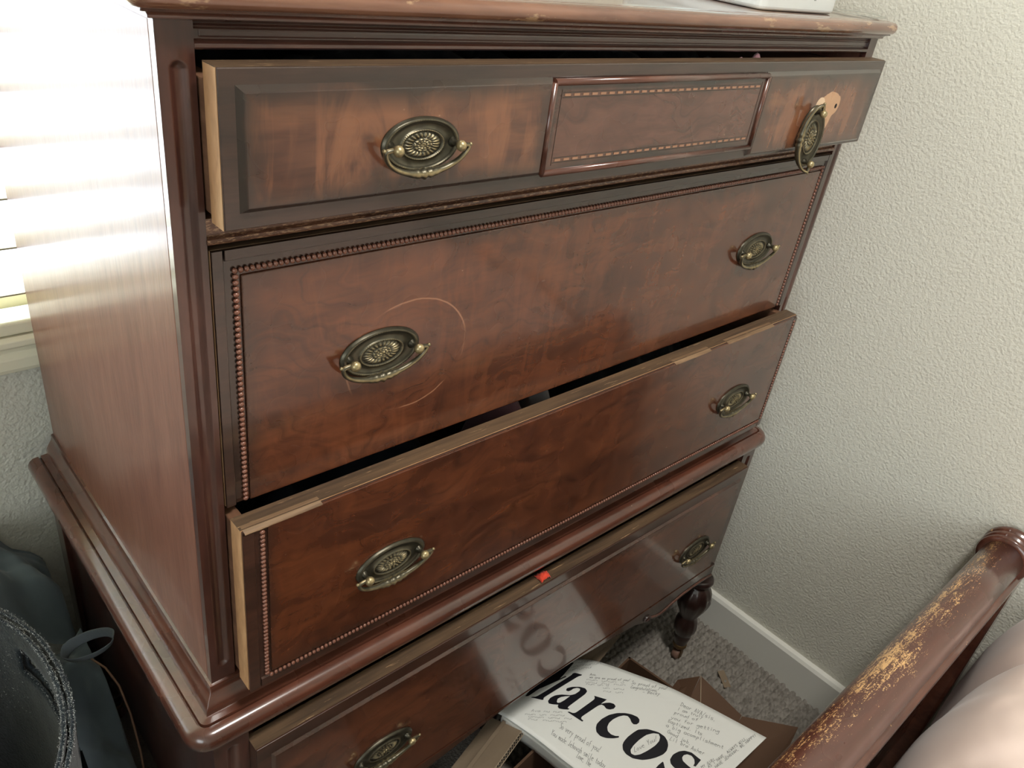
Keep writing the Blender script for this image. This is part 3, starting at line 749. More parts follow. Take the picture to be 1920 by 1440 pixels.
# empty screw hole beside it
m = MB(); m.lathe([(.0026, 0), (.0030, -.0002), (.0026, -.0004), (.0004, -.00042)], (.8215, Y1 - .0064, .5300), 14, axis='y'); m.build('screw_hole', M_dark, d1)
# ------------------------------------------------------------------ things in and on the dresser
def cloth_mat(name, c, r=.85, sheen=.2, sc=120):
    return plain(name, c, r, spec=.2, nscale=12, namp=.12, bscale=sc, bstr=.35, bdist=.0015, sheen=sheen)
def lump(name, mat, label, cat, x0, x1, y0, y1, zb, zt, seed, group=None, n=22, rough=1.0, fr=22):
    b = MB(); rows = []
    for j in range(n + 1):
        v = j / n; r = []
        for i in range(n + 1):
            u = i / n; e = max(0, math.sin(PI * u)) ** .35 * max(0, math.sin(PI * v)) ** .35
            x = x0 + (x1 - x0) * u; y = y0 + (y1 - y0) * v
            z = zb + (zt - zb) * e * (.78 + rough * .45 * fbm(x * fr + seed, y * fr, seed))
            r.append((x, y, z))
        rows.append(r)
    b.grid(rows, flip=False); b.add([(x0, y0, zb), (x1, y0, zb), (x1, y1, zb), (x0, y1, zb)], [(3, 2, 1, 0)])
    o = b.build(name, mat, None, loc=((x0 + x1) / 2, (y0 + y1) / 2, zb + Z0), recalc=False)
    return tag(o, label, cat, group)
M_navy = cloth_mat('navy_cloth', (0.020, 0.026, 0.040)); M_pinkc = cloth_mat('pink_cloth', (0.42, 0.22, 0.24)); M_char = cloth_mat('charcoal_cloth', (0.032, 0.034, 0.040))
M_mauve = cloth_mat('mauve_cloth', (0.20, 0.10, 0.11)); M_greyc = cloth_mat('grey_cloth', (0.28, 0.27, 0.26))
lump('folded_clothes', M_navy, 'dark navy clothes lying in the open top drawer', 'clothes', .06, .56, .02, .36, .490, .562, 1.0)
lump('folded_clothes', M_char, 'charcoal clothes at the right end of the open top drawer', 'clothes', .58, .90, .03, .36, .490, .560, 2.0)
lump('garment', M_pinkc, 'small pale pink garment showing above the edge of the top drawer', 'clothes', .6280, .6560, -.0095, .016, .490, .6065, 3.0, n=12, rough=.12)
lump('garment', M_mauve, 'small dusky mauve garment beside the pink one in the top drawer', 'clothes', .6570, .6850, -.0095, .016, .490, .6070, 3.4, n=12, rough=.12)
lump('folded_clothes', M_navy, 'dark navy clothes in the left of the open third drawer', 'clothes', .05, .355, -.004, .36, .018, .185, 4.0)
lump('folded_shirt', M_mauve, 'dusky pink shirt glimpsed in the gap above the third drawer', 'shirt', .355, .425, -.0095, .10, .018, .2560, 5.0, rough=.12)
lump('folded_shirt', M_greyc, 'pale grey cloth tucked beside the pink shirt in the third drawer', 'shirt', .427, .452, -.0095, .08, .018, .2520, 6.0, rough=.12)
lump('folded_clothes', M_char, 'charcoal clothes in the right of the open third drawer', 'clothes', .45, .90, -.004, .36, .018, .188, 7.0)
# red rag pinched above the bottom drawer
b = MB(); rows = []
for j in range(9):
    r = []
    for i in range(17):
        u, v = i / 16, j / 8
        r.append((.4350 + .017 * u, -.0365 + .016 * v + .0015 * fbm(u * 6, v * 6, 2), -.0790 + .0085 * math.sin(PI * u) ** .5 * math.sin(PI * min(1, v + .12)) ** .6 + .003 * fbm(u * 9, v * 7, 5)))
    rows.append(r)
b.grid(rows); o = b.build('rag', cloth_mat('red_rag', (0.62, 0.055, 0.025), .7), None, loc=(.445, -.03, -.079 + Z0), solid=.0006)
tag(o, 'small bright red rag pinched above the bottom drawer', 'rag')

# white rounded case on the dresser top, its spine printed with small grey rules and letters
TOPZ = .6270
M_case = plain('case_white', (0.62, 0.64, 0.62), .35, coat=.3, nscale=6, namp=.03)
M_caseL = plain('case_glaze', (0.70, 0.82, 0.80), .12, coat=.8)
M_ink = plain('grey_ink', (0.10, 0.10, 0.10), .6)
def rrect(x0, x1, y0, y1, r, n=6):
    P = []
    for cx, cy, a in ((x1 - r, y0 + r, -PI / 2), (x1 - r, y1 - r, 0), (x0 + r, y1 - r, PI / 2), (x0 + r, y0 + r, PI)):
        for k in range(n + 1): P.append((cx + r * math.cos(a + k * PI / 2 / n), cy + r * math.sin(a + k * PI / 2 / n)))
    return P
case = thing('case', 'pale grey rounded case with small print standing on the dresser top', 'case', (.74, .12, TOPZ + Z0))
CX0, CX1, CY0, CY1 = .682, .852, .020, .230
b = MB(); b.prism(rrect(CX0, CX1, CY0, CY1, .012), TOPZ, TOPZ + .075, axis='z'); b.build('case_body', M_case, case, bevel=.004, segs=3)
for z in (.012, .022): 
    b = MB(); b.box(CX0 - .0006, CX0, CY0 + .015, CY1 - .015, TOPZ + z, TOPZ + z + .0012); b.build('side_groove', M_ink, case)
b = MB(); b.box(CX0 - .0008, CX0 + .001, CY0 + .014, CY1 - .014, TOPZ + .028, TOPZ + .070); b.build('glossy_label', M_caseL, case, bevel=.0006)
b = MB()
for x in (.694, .6965, .745, .7475, .792, .7945): b.box(x, x + .0011, CY0 - .0003, CY0 + .001, TOPZ + .014, TOPZ + .062)
b.build('printed_rule', M_ink, case)

# ------------------------------------------------------------------ stroke lettering (handwriting)
GL = {  # x 0-5, y 0-9 : baseline 3, x-height 6, capitals 9
 'a': '46 16 05 04 13 33 44 46 43', 'b': '19 13 33 44 45 36 16', 'c': '46 26 05 04 23 43', 'd': '49 43 23 04 05 26 46', 'e': '05 45 36 16 05 04 23 43', 'f': '49 38 28 23/16 46',
 'g': '46 26 05 04 24 45 46 41 20 01', 'h': '19 13/15 26 36 45 43', 'i': '26 23/28 27', 'j': '36 31 10/38 37', 'k': '19 13/46 14 43', 'l': '29 24 33', 'm': '06 03/05 16 25 23/25 36 45 43',
 'n': '06 03/05 26 45 43', 'o': '26 05 04 23 44 45 26', 'p': '16 10/15 36 45 44 23 13', 'q': '46 26 05 04 23 44 46 40', 'r': '16 13/14 26 46', 's': '46 16 05 44 33 03', 't': '28 24 33 43/16 46',
 'u': '06 04 13 33 45/46 43', 'v': '06 23 46', 'w': '06 13 25 33 46', 'x': '06 43/46 03', 'y': '06 24/46 23 00', 'z': '06 46 03 43', 'A': '03 29 43/15 35', 'B': '09 03/09 38 47 06 45 34 03', 'C': '48 29 06 04 23 44',
 'D': '09 03/09 38 46 34 03', 'E': '49 09 03 43/06 36', 'F': '49 09 03/06 36', 'G': '48 29 06 04 23 44 46 26', 'H': '09 03/49 43/06 46', 'I': '29 23', 'J': '39 34 23 04', 'K': '09 03/49 06 43', 'L': '29 16 03 43', 'M': '03 09 26 49 43',
 'N': '03 09 43 49', 'O': '29 06 23 46 29', 'P': '03 09 39 47 06', 'R': '03 09 39 47 06 43', 'S': '48 29 08 45 33 03', 'T': '09 49/29 23', 'U': '09 04 23 44 49', 'V': '09 23 49', 'W': '09 13 26 33 49', 'Y': '09 26 49/26 23',
 '!': '39 15/13 14', ',': '23 12', '.': '23 24', '-': '05 45', '/': '49 02', '~': ''}
def write(mb, text, a, b, upv, surf, wd):
    """one line of handwriting from a to b on a sheet, upv = one capital's height"""
    a, b, upv = Vector(a), Vector(b), Vector(upv)
    n = len([c for c in text if c != '~']); adv = (b - a) / max(1, n)
    i = 0
    for c in text:
        if c == '~': continue
        if c != ' ':
            for pl in GL.get(c, '').split('/'):
                P = []
                for q in pl.split():
                    gx, gy = int(q[0]), int(q[1])
                    jx = .25 * (random.random() - .5)
                    P.append(a + adv * (i + (gx + jx) / 5.6) + upv * ((gy - 3) / 6))
                for k in range(len(P) - 1):
                    d = P[k + 1] - P[k]
                    if d.length < 1e-6: continue
                    nn = Vector((-d.y, d.x)).normalized() * wd; e = d.normalized() * wd * .6
                    q4 = [P[k] + nn - e, P[k + 1] + nn + e, P[k + 1] - nn + e, P[k] - nn - e]
                    mb.add([(v.x, v.y, surf(v.x, v.y) + .0007) for v in q4], [(0, 1, 2, 3)])
        i += 1

b = MB(); t = MB(); random.seed(11)
write(t, 'TR', (.700, TOPZ + .0175), (.700, TOPZ + .031), (-.0048, 0), lambda x, y: 0, .0003)
write(t, 'N', (.7085, TOPZ + .0175), (.7085, TOPZ + .0235), (-.0048, 0), lambda x, y: 0, .0003)
write(t, 'SO', (.722, TOPZ + .0175), (.722, TOPZ + .031), (-.0055, 0), lambda x, y: 0, .0003)
b.add([(x, CY0 - .0004, z) for x, z, _ in t.v], t.f); tag(b.build('printed_text', M_ink, case, recalc=False), None, kind='stuff')

# ------------------------------------------------------------------ the poster curling over a cardboard box
def zs(x, y):
    u = (x - .47) / .24; v = -y / .29
    return -.425 - .010 * u - .010 * v + .045 * u * v - 6 * max(0, y + .012) ** 2
def lerp_path(P, t):
    n = len(P) - 1; f = min(n - 1e-6, t * n); i = int(f); f -= i
    return (P[i][0] + (P[i + 1][0] - P[i][0]) * f, P[i][1] + (P[i + 1][1] - P[i][1]) * f)
def smooth_path(P, k=3):
    for _ in range(k):
        Q = [P[0]]
        for i in range(len(P) - 1):
            (ax, ay), (bx, by) = P[i], P[i + 1]
            Q += [(ax * .75 + bx * .25, ay * .75 + by * .25), (ax * .25 + bx * .75, ay * .25 + by * .75)]
        P = Q + [P[-1]]
    return P
PL = smooth_path([(.449, .060), (.455, .022), (.4700, -.030), (.4790, -.065), (.4885, -.125), (.510, -.205), (.533, -.285)])
PR = smooth_path([(.620, .075), (.652, .025), (.684, -.022), (.705, -.070), (.728, -.121), (.745, -.200), (.7605, -.294)])
poster = thing('poster', 'white poster with large black letters and handwritten notes, curling on a cardboard box', 'poster', (.6, -.12, -.44 + Z0))
M_paper = plain('poster_paper', (0.80, 0.81, 0.77), .45, coat=.15)
M_black = plain('poster_black', (0.008, 0.008, 0.012), .45)
M_pen = plain('pen_ink', (0.12, 0.12, 0.12), .7)
b = MB(); rows = []
for i in range(61):
    t = i / 60; l = lerp_path(PL, t); r = lerp_path(PR, t); rows.append([(l[0] + (r[0] - l[0]) * k / 24, l[1] + (r[1] - l[1]) * k / 24, zs(l[0] + (r[0] - l[0]) * k / 24, l[1] + (r[1] - l[1]) * k / 24)) for k in range(25)])
b.grid(rows); b.build('sheet', M_paper, poster, solid=.0006)
b = MB(); rows = []
for i in range(31):
    t = .25 + .75 * i / 30; l = lerp_path(PL, t); z = zs(*l)
    rows.append([(l[0] + .0012, l[1], z - .0008), (l[0] + .0012, l[1] + .001, z - .012), (l[0] + .0035, l[1] + .002, z - .028), (l[0] + .0085, l[1] + .003, z - .044)])
b.grid(rows); b.build('folded_edge', M_paper, poster, solid=.0006)
def flat_shape(loops, surf, lift):
    bm = bmesh.new()
    for lp in loops:
        sm = smooth_closed(lp); vs = [bm.verts.new((x, y, 0)) for x, y in sm]
        for k in range(len(vs)): bm.edges.new((vs[k], vs[(k + 1) % len(vs)]))
    bmesh.ops.triangle_fill(bm, edges=bm.edges[:], use_beauty=True)
    for k in range(40):
        c = .50 + .008 * k
        bmesh.ops.bisect_plane(bm, geom=bm.verts[:] + bm.edges[:] + bm.faces[:], plane_co=(c, 0, 0), plane_no=(1, 0, 0))
    for k in range(60):
        bmesh.ops.bisect_plane(bm, geom=bm.verts[:] + bm.edges[:] + bm.faces[:], plane_co=(0, .06 - .006 * k, 0), plane_no=(0, 1, 0))
    for v in bm.verts: v.co.z = surf(v.co.x, v.co.y) + lift
    bm.verts.index_update()
    out = ([tuple(v.co) for v in bm.verts], [[v.index for v in f.verts] for f in bm.faces]); bm.free(); return out
def smooth_closed(P):
    """round the gentle bends of an outline, keep its sharp corners"""
    Q = []; n = len(P)
    for i in range(n):
        a, b_, c = Vector(P[i - 1]), Vector(P[i]), Vector(P[(i + 1) % n])
        ang = (b_ - a).angle(c - b_) if (b_ - a).length > 1e-7 and (c - b_).length > 1e-7 else 0
        if ang > 1.05: Q.append(tuple(b_))
        else: Q += [tuple(b_ * .75 + a * .25), tuple(b_ * .9 + a * .05 + c * .05), tuple(b_ * .75 + c * .25)]
    return Q
LETTERS = {
    'r': [[(0.6126,-0.0573),(0.6243,-0.0759),(0.6097,-0.0756),(0.6176,-0.0792),(0.6234,-0.0832),(0.6271,-0.0891),(0.6257,-0.0943),(0.6197,-0.0957),(0.6129,-0.0926),(0.6093,-0.0876),(0.6109,-0.0816),(0.6094,-0.0774),(0.6038,-0.0752),(0.5644,-0.0731),(0.5614,-0.0756),(0.5620,-0.0803),(0.5590,-0.0801),(0.5524,-0.0526),(0.5552,-0.0537),(0.5581,-0.0593),(0.5623,-0.0619),(0.6074,-0.0625),(0.6104,-0.0606),],],
    'c': [[(0.6321,-0.1400),(0.6368,-0.1369),(0.6384,-0.1312),(0.6347,-0.1220),(0.6283,-0.1134),(0.6176,-0.1048),(0.6042,-0.0987),(0.5886,-0.0964),(0.5754,-0.0978),(0.5685,-0.1020),(0.5638,-0.1077),(0.5631,-0.1165),(0.5677,-0.1247),(0.5765,-0.1326),(0.5849,-0.1374),(0.5873,-0.1356),(0.5829,-0.1321),(0.5794,-0.1256),(0.5796,-0.1182),(0.5845,-0.1125),(0.5925,-0.1092),(0.6031,-0.1087),(0.6147,-0.1110),(0.6226,-0.1147),(0.6270,-0.1198),(0.6259,-0.1260),(0.6227,-0.1314),(0.6222,-0.1363),(0.6262,-0.1398),],],
    'a': [[(0.5814,-0.0205),(0.5859,-0.0181),(0.5958,-0.0217),(0.6062,-0.0293),(0.6118,-0.0374),(0.6099,-0.0435),(0.6030,-0.0457),(0.5609,-0.0461),(0.5581,-0.0476),(0.5600,-0.0501),(0.5568,-0.0502),(0.5500,-0.0445),(0.5455,-0.0393),(0.5463,-0.0356),(0.5501,-0.0334),(0.5427,-0.0275),(0.5384,-0.0222),(0.5407,-0.0179),(0.5487,-0.0156),(0.5590,-0.0169),(0.5694,-0.0222),(0.5802,-0.0320),(0.5889,-0.0352),(0.6003,-0.0353),(0.6038,-0.0326),(0.6013,-0.0282),(0.5940,-0.0254),(0.5887,-0.0257),(0.5832,-0.0243),],[(0.5520,-0.0275),(0.5576,-0.0243),(0.5645,-0.0252),(0.5719,-0.0285),(0.5787,-0.0330),(0.5643,-0.0331),(0.5554,-0.0323),(0.5518,-0.0301),],],
    'o': [[(0.5797,-0.1499),(0.5738,-0.1561),(0.5720,-0.1645),(0.5748,-0.1757),(0.5845,-0.1874),(0.5944,-0.1938),(0.6043,-0.1985),(0.6170,-0.2024),(0.6261,-0.2021),(0.6353,-0.1977),(0.6407,-0.1919),(0.6438,-0.1842),(0.6426,-0.1724),(0.6329,-0.1563),(0.6209,-0.1477),(0.6123,-0.1464),(0.5973,-0.1456),(0.5856,-0.1473),],[(0.6372,-0.1795),(0.6400,-0.1745),(0.6347,-0.1678),(0.6233,-0.1625),(0.6076,-0.1609),(0.5925,-0.1617),(0.5830,-0.1639),(0.5792,-0.1687),(0.5813,-0.1743),(0.5890,-0.1787),(0.6024,-0.1820),(0.6194,-0.1842),(0.6305,-0.1832),],],
    's': [[(0.6540,-0.2474),(0.6537,-0.2416),(0.6535,-0.2298),(0.6477,-0.2203),(0.6398,-0.2151),(0.6287,-0.2125),(0.6185,-0.2147),(0.6136,-0.2202),(0.6126,-0.2272),(0.6147,-0.2359),(0.6131,-0.2441),(0.6081,-0.2463),(0.6008,-0.2436),(0.5963,-0.2369),(0.5956,-0.2288),(0.5986,-0.2219),(0.6067,-0.2114),(0.6070,-0.2097),(0.5971,-0.2090),(0.5888,-0.2097),(0.5768,-0.2109),(0.5808,-0.2217),(0.5836,-0.2334),(0.5911,-0.2446),(0.6050,-0.2539),(0.6188,-0.2567),(0.6287,-0.2540),(0.6315,-0.2467),(0.6312,-0.2367),(0.6318,-0.2293),(0.6353,-0.2253),(0.6404,-0.2243),(0.6458,-0.2270),(0.6489,-0.2333),(0.6471,-0.2398),(0.6422,-0.2444),(0.6371,-0.2455),(0.6389,-0.2487),],],
    'M1': [[(0.6171,-0.0014),(0.6219,-0.0023),(0.6292,-0.0137),(0.6255,-0.0139),(0.6207,-0.0120),(0.5390,-0.0087),(0.5370,-0.0114),(0.5341,-0.0112),(0.5225,0.0046),(0.5252,0.0045),(0.5311,-0.0002),(0.6144,-0.0029),],],
    'M2': [[(0.5174,0.0129),(0.5214,0.0093),(0.5500,0.0101),(0.5915,0.0033),(0.6413,0.0167),(0.6282,0.0347),(0.5571,0.0255),],],
    'M3': [[(0.5503,0.0114),(0.5499,0.0091),(0.6036,-0.0002),(0.6038,0.0023),],],
}
NOTES=[
    ('Dear AVA/sis,',(0.7101,-0.1639),(0.7283,-0.2217),(0.0079,0.0026)),
    ('I am truly',(0.6992,-0.1655),(0.7178,-0.2040),(0.0064,0.0021)),
    ('proud of',(0.6896,-0.1660),(0.7065,-0.2018),(0.0064,0.0021)),
    ('you for getting',(0.6777,-0.1690),(0.7144,-0.2385),(0.0069,0.0024)),
    ('baptized. Its',(0.6688,-0.1696),(0.6904,-0.2226),(0.0065,0.0022)),
    ('a big acomplishment',(0.6599,-0.1731),(0.6955,-0.2597),(0.0067,0.0023)),
    ('Good job,',(0.6524,-0.1818),(0.6627,-0.2218),(0.0066,0.0022)),
    ('Lil bro Asher',(0.6448,-0.1924),(0.6645,-0.2462),(0.0069,0.0022)),
    ('So proud of you!',(0.6826,-0.0798),(0.7205,-0.1288),(0.0073,0.0029)),
    ('Congratulations',(0.6742,-0.0853),(0.7029,-0.1189),(0.0068,0.0026)),
    ('- Becky',(0.6819,-0.1050),(0.7020,-0.1272),(0.0067,0.0025)),
    ('Love You!',(0.5851,-0.1706),(0.6313,-0.1807),(0.0052,0.0067)),
    ('MY GIRL.',(0.6437,-0.2577),(0.6754,-0.2634),(0.0013,0.0040)),
    ('AS I HAVE, ALWAYS WILL,',(0.6519,-0.2641),(0.7394,-0.2744),(0.0013,0.0040)),
    ('HAVE JEHOVAH, BE HAPPY!',(0.6600,-0.2715),(0.7534,-0.2813),(0.0013,0.0041)),
    ('So very proud of you!',(0.5203,-0.0658),(0.5410,-0.1371),(0.0104,0.0047)),
    ('You made Jehovah smile today',(0.5007,-0.0659),(0.5281,-0.1596),(0.0093,0.0042)),
    ('Love, The',(0.5062,-0.1188),(0.5119,-0.1435),(0.0092,0.0038)),
    ('Ava,',(0.6390,-0.0227),(0.6489,-0.0310),(0.0047,0.0021)),
    ('we are so proud of you!',(0.6341,-0.0263),(0.6856,-0.0751),(0.0051,0.0022)),
    ('~n~u~n ~u~n~u~n ~u',(0.6265,-0.0266),(0.6741,-0.0720),(0.0050,0.0022)),
    ('~u~n~u ~n~u ~n~u~n',(0.6208,-0.0290),(0.6722,-0.0773),(0.0050,0.0022)),
    ('~n~u~n ~u~n ~u',(0.6187,-0.0329),(0.6480,-0.0594),(0.0049,0.0022)),
    ('~u~n ~u~n~u',(0.6359,-0.0562),(0.6632,-0.0813),(0.0049,0.0021)),
    ('~n~u ~u~n',(0.6313,-0.0613),(0.6564,-0.0853),(0.0051,0.0022)),
    ('~n~u~n~u ~n~u',(0.6414,0.0130),(0.6751,-0.0084),(0.0086,0.0043)),
    ('~u~n ~n~u~n~u~n',(0.6260,0.0106),(0.6758,-0.0175),(0.0075,0.0037)),
    ('~n~u~n~u~n~u',(0.6115,0.0106),(0.6545,-0.0134),(0.0074,0.0037)),
    ('Ava ~n~u ~n~u~n',(0.5032,-0.0167),(0.5446,-0.0489),(0.0045,0.0022)),
    ('~n~u~n ~u~n ~n~u~n~u',(0.4906,-0.0154),(0.5435,-0.0557),(0.0041,0.0020)),
    ('~u~n~u~n ~u~n~u ~n~u',(0.4920,-0.0219),(0.5490,-0.0673),(0.0041,0.0021)),
    ('~n~u ~n~u~n~u~n',(0.4889,-0.0252),(0.5381,-0.0668),(0.0041,0.0020)),
]
for nm, loops in LETTERS.items():
    vs, fs = flat_shape(loops, zs, .0006 if nm != 'o' else .0006)
    b = MB(); b.add(vs, fs); b.build('printed_letter', M_black, poster, recalc=False)
b = MB()
for s, a, c, up in NOTES: write(b, s, a, c, up, zs, .00026 if 'n~u' not in s and 'u~n' not in s else .00018)
tag(b.build('handwriting', M_pen, poster, recalc=False), None, kind='stuff')
# ------------------------------------------------------------------ cardboard box under the poster
def slab(mb, P, th, mi=0):
    """a stiff board: polygon of 3D points, thickness th downward"""
    n = len(P); Q = [(x, y, z - th) for x, y, z in P]
    mb.add(P + Q, [list(range(n)), list(range(n, 2 * n))[::-1]] + [[i, i + n, (i + 1) % n + n, (i + 1) % n] for i in range(n)], mi)
M_card = plain('cardboard', (0.22, 0.165, 0.112), .8, spec=.2, nscale=25, namp=.12, bscale=60, bstr=.15)
M_cardi = plain('cardboard_brown_print', (0.095, 0.052, 0.030), .7, spec=.25, nscale=9, namp=.12)
M_cedge = plain('cardboard_cut_edge', (0.42, 0.33, 0.23), .8)
box = thing('cardboard_box', 'open brown cardboard box on the carpet under the poster, flaps splayed', 'box', (.55, -.2, 0))
bx = [(.270, -.075), (.760, -.020), (.800, -.270), (.330, -.400)]
for i in range(4):
    p, q = bx[i], bx[(i + 1) % 4]; d = Vector((q[0] - p[0], q[1] - p[1])).normalized() * 0; nn = Vector((-(q[1] - p[1]), q[0] - p[0])).normalized() * .004
    b = MB(); b.prism([p, q, (q[0] - nn.x, q[1] - nn.y), (p[0] - nn.x, p[1] - nn.y)], -.580, -.468, axis='z'); b.build('box_wall', M_cardi, box)
b = MB(); b.prism(bx, -.5835, -.578, axis='z'); b.build('box_floor', M_cardi, box)
# rear flap with its corrugated cut edge
A0, A1, B1, B0 = (.2000, -.1125, -.432), (.4715, -.0300, -.434), (.4560, .0260, -.450), (.2100, -.0480, -.444)
b = MB(); slab(b, [A0, A1, B1, B0], .0006); b.build('box_flap', M_card, box)
b = MB(); slab(b, [(x, y, z - .0038) for x, y, z in (A0, A1, B1, B0)], .0006); b.build('box_flap', M_card, box)
e = Vector(A1) - Vector(A0); n = 46; low = Vector((.0012, -.0042, -.0052))
b = MB(); b.add([tuple(Vector(A0) + Vector((0, .002, -.0012))), tuple(Vector(A1) + Vector((0, .002, -.0012))), tuple(Vector(A1) + low + Vector((0, .002, -.0012))), tuple(Vector(A0) + low + Vector((0, .002, -.0012)))], [(0, 1, 2, 3)]); b.build('painted_flute_shade', M_dark, box)  # near-black backing sheet, painted as the shade inside the flutes
b = MB(); b.tube([tuple(Vector(A0) + e * (i / (2 * n)) + low * (.12 if i % 2 else .88)) for i in range(2 * n + 1)], .00055, 5); b.build('corrugation', M_cedge, box)
for k in (0, 1):
    b = MB(); b.tube([tuple(Vector(A0) + low * k), tuple(Vector(A1) + low * k)], .00075, 6); b.build('liner_edge', M_cedge, box)
b = MB(); slab(b, [(.340, -.0400, -.4295), (.4600, -.0040, -.4325), (.4585, .0020, -.4335), (.338, -.0340, -.4305)], .0006); b.build('flap_crease', M_card, box)
# flaps on the right, dark printed side up
for P in ([(.755, -.1560, -.4465), (.8090, -.1400, -.4350), (.8120, -.2300, -.4480), (.7350, -.2500, -.4580)],
          [(.8110, -.2315, -.4480), (.8660, -.3070, -.4380), (.8250, -.3160, -.4440), (.740, -.3210, -.450), (.560, -.345, -.462), (.700, -.250, -.462)],
          [(.7530, -.1570, -.4475), (.8075, -.1392, -.4352), (.790, -.110, -.462), (.730, -.120, -.470)]):
    b = MB(); slab(b, P, .0035); b.build('box_flap', M_cardi, box, bevel=.0006)
b = MB(); b.tube([(.8090, -.1400, -.4346), (.7640, -.1760, -.4462)], .0007, 6); b.build('flap_crease', M_cedge, box)
b = MB(); slab(b, [(.560, .010, -.462), (.662, -.012, -.440), (.757, .0075, -.432), (.640, .060, -.455)], .003); b.build('box_flap', M_card, box)
b = MB(); slab(b, [(.9850, -.1120, -.5745), (.9720, -.1060, -.5745), (.9490, -.1390, -.5745), (.9620, -.1460, -.5740)], .0012)
tag(b.build('cardboard_scrap', M_card, None, loc=(.967, -.125, .008)), 'small torn cardboard scrap lying on the carpet by the wall', 'scrap')
lump('bundled_cloth', M_navy, 'dark navy cloth bundle on the floor beneath the bottom drawer', 'cloth', .06, .300, -.050, .16, -.580, -.440, 8.0)

# ------------------------------------------------------------------ bed end and blanket
def scratched(name):
    def ex(nt, col):
        tc = nt.nodes.new('ShaderNodeTexCoord'); s = node(nt, 'SeparateXYZ', None, Vector=tc.outputs['Object'])
        ang = math_(nt, 'ARCTAN2', s.outputs[2], s.outputs[1])          # round the roll's own axis
        n1 = noise_(nt, coords(nt, (9, 60, 60)), 3.2, 6, .75, 1.2)
        n2 = noise_(nt, coords(nt, (30, 45, 45), (.4, .2, .5)), 4.0, 5, .8, 2.5)
        n3 = noise_(nt, coords(nt, (6, 6, 6)), 1.6, 3)
        band = math_(nt, 'ABSOLUTE', math_(nt, 'SUBTRACT', ang, 0.95))
        thr = math_(nt, 'ADD', math_(nt, 'MULTIPLY', band, .10), .485)
        k = math_(nt, 'SUBTRACT', math_(nt, 'ADD', math_(nt, 'MULTIPLY', n1, .45), math_(nt, 'MULTIPLY', n2, .55)), thr)
        k = math_(nt, 'ADD', k, math_(nt, 'MULTIPLY', math_(nt, 'SUBTRACT', n3, .5), .24))
        return mix(nt, ramp(nt, math_(nt, 'MULTIPLY', k, 12.0), [(0.15, 0.0), (0.42, 1.0)]), col, (0.70, 0.42, 0.18))
    return wood(name, (0.075, 0.024, 0.016), (0.095, 0.031, 0.020), (0.12, 0.040, 0.026), scale=(1.2, 5, 5), rough=.28, coat=.9, coat_rough=.2, specks=0, extra=ex)
RY, RZ, RR = -.4170, -.0500, .0290
bed = thing('bed', 'scratched dark red wooden sleigh bed with rolled footboard rail', 'bed', (.5, RY, 0))
b = MB(); b.lathe([(RR, -.62), (RR, -.4), (RR, -.2), (RR, 0), (RR, .2), (RR, .4), (RR, .542)], n=48, axis='x'); 
roll = b.build('footboard_roll', scratched('scratched_mahogany'), None, dz=0); roll.parent = bed; roll.location = (0, 0, RZ + Z0)
M_bedw = wood('bed_mahogany', (0.06, 0.02, 0.013), (0.10, 0.033, 0.02), (0.15, 0.055, 0.032), scale=(2, 8, 8), rough=.32, wear=(.66, (6, 6, 6), 8, (.45, .26, .12)))
b = MB(); b.lathe([(.0290, 1.034), (.0360, 1.0345), (.0378, 1.038), (.0365, 1.0425), (.0325, 1.0445), (.0325, 1.0465), (.0365, 1.048), (.0385, 1.053), (.0365, 1.058), (.0330, 1.0600), (.0330, 1.0615), (.0372, 1.063), (.0392, 1.069), (.0370, 1.075), (.030, 1.0765)], (0, RY, RZ), 40, axis='x')
b.build('roll_collar', M_bedw, bed)
# lip along the mattress side, and the curved footboard panel below
b = MB(); b.prism([(RY - .022, RZ - .012), (RY - .0300, RZ - .014), (RY - .0345, RZ - .020), (RY - .0350, RZ - .030), (RY - .0300, RZ - .034), (RY - .018, RZ - .024)], -.12, 1.052, axis='x'); b.build('roll_lip', M_bedw, bed, bevel=.001)
b = MB(); rows = []
prof = [(RY - .012, RZ - .020), (RY - .016, RZ - .06), (RY - .008, RZ - .12), (RY + .004, RZ - .20), (RY + .006, RZ - .30), (RY + .002, RZ - .40), (RY - .012, RZ - .40), (RY - .010, RZ - .30), (RY - .012, RZ - .20), (RY - .024, RZ - .12), (RY - .030, RZ - .06), (RY - .026, RZ - .020)]
b.prism(prof, -.10, 1.058, axis='x'); b.build('footboard_panel', M_bedw, bed)
b = MB(); b.box(1.030, 1.078, RY - .034, RY + .016, -.585, RZ - .02); b.build('bed_post', M_bedw, bed, bevel=.006)
b = MB(); b.box(-.12, -.07, RY - .034, RY + .016, -.585, RZ - .02); b.build('bed_post', M_bedw, bed, bevel=.006)
b = MB(); b.box(-.06, 1.02, -2.2, -.50, -.42, -.20); b.build('mattress', plain('mattress_ticking', (0.6, 0.58, 0.54), .8, bscale=80), bed, bevel=.03, segs=4)
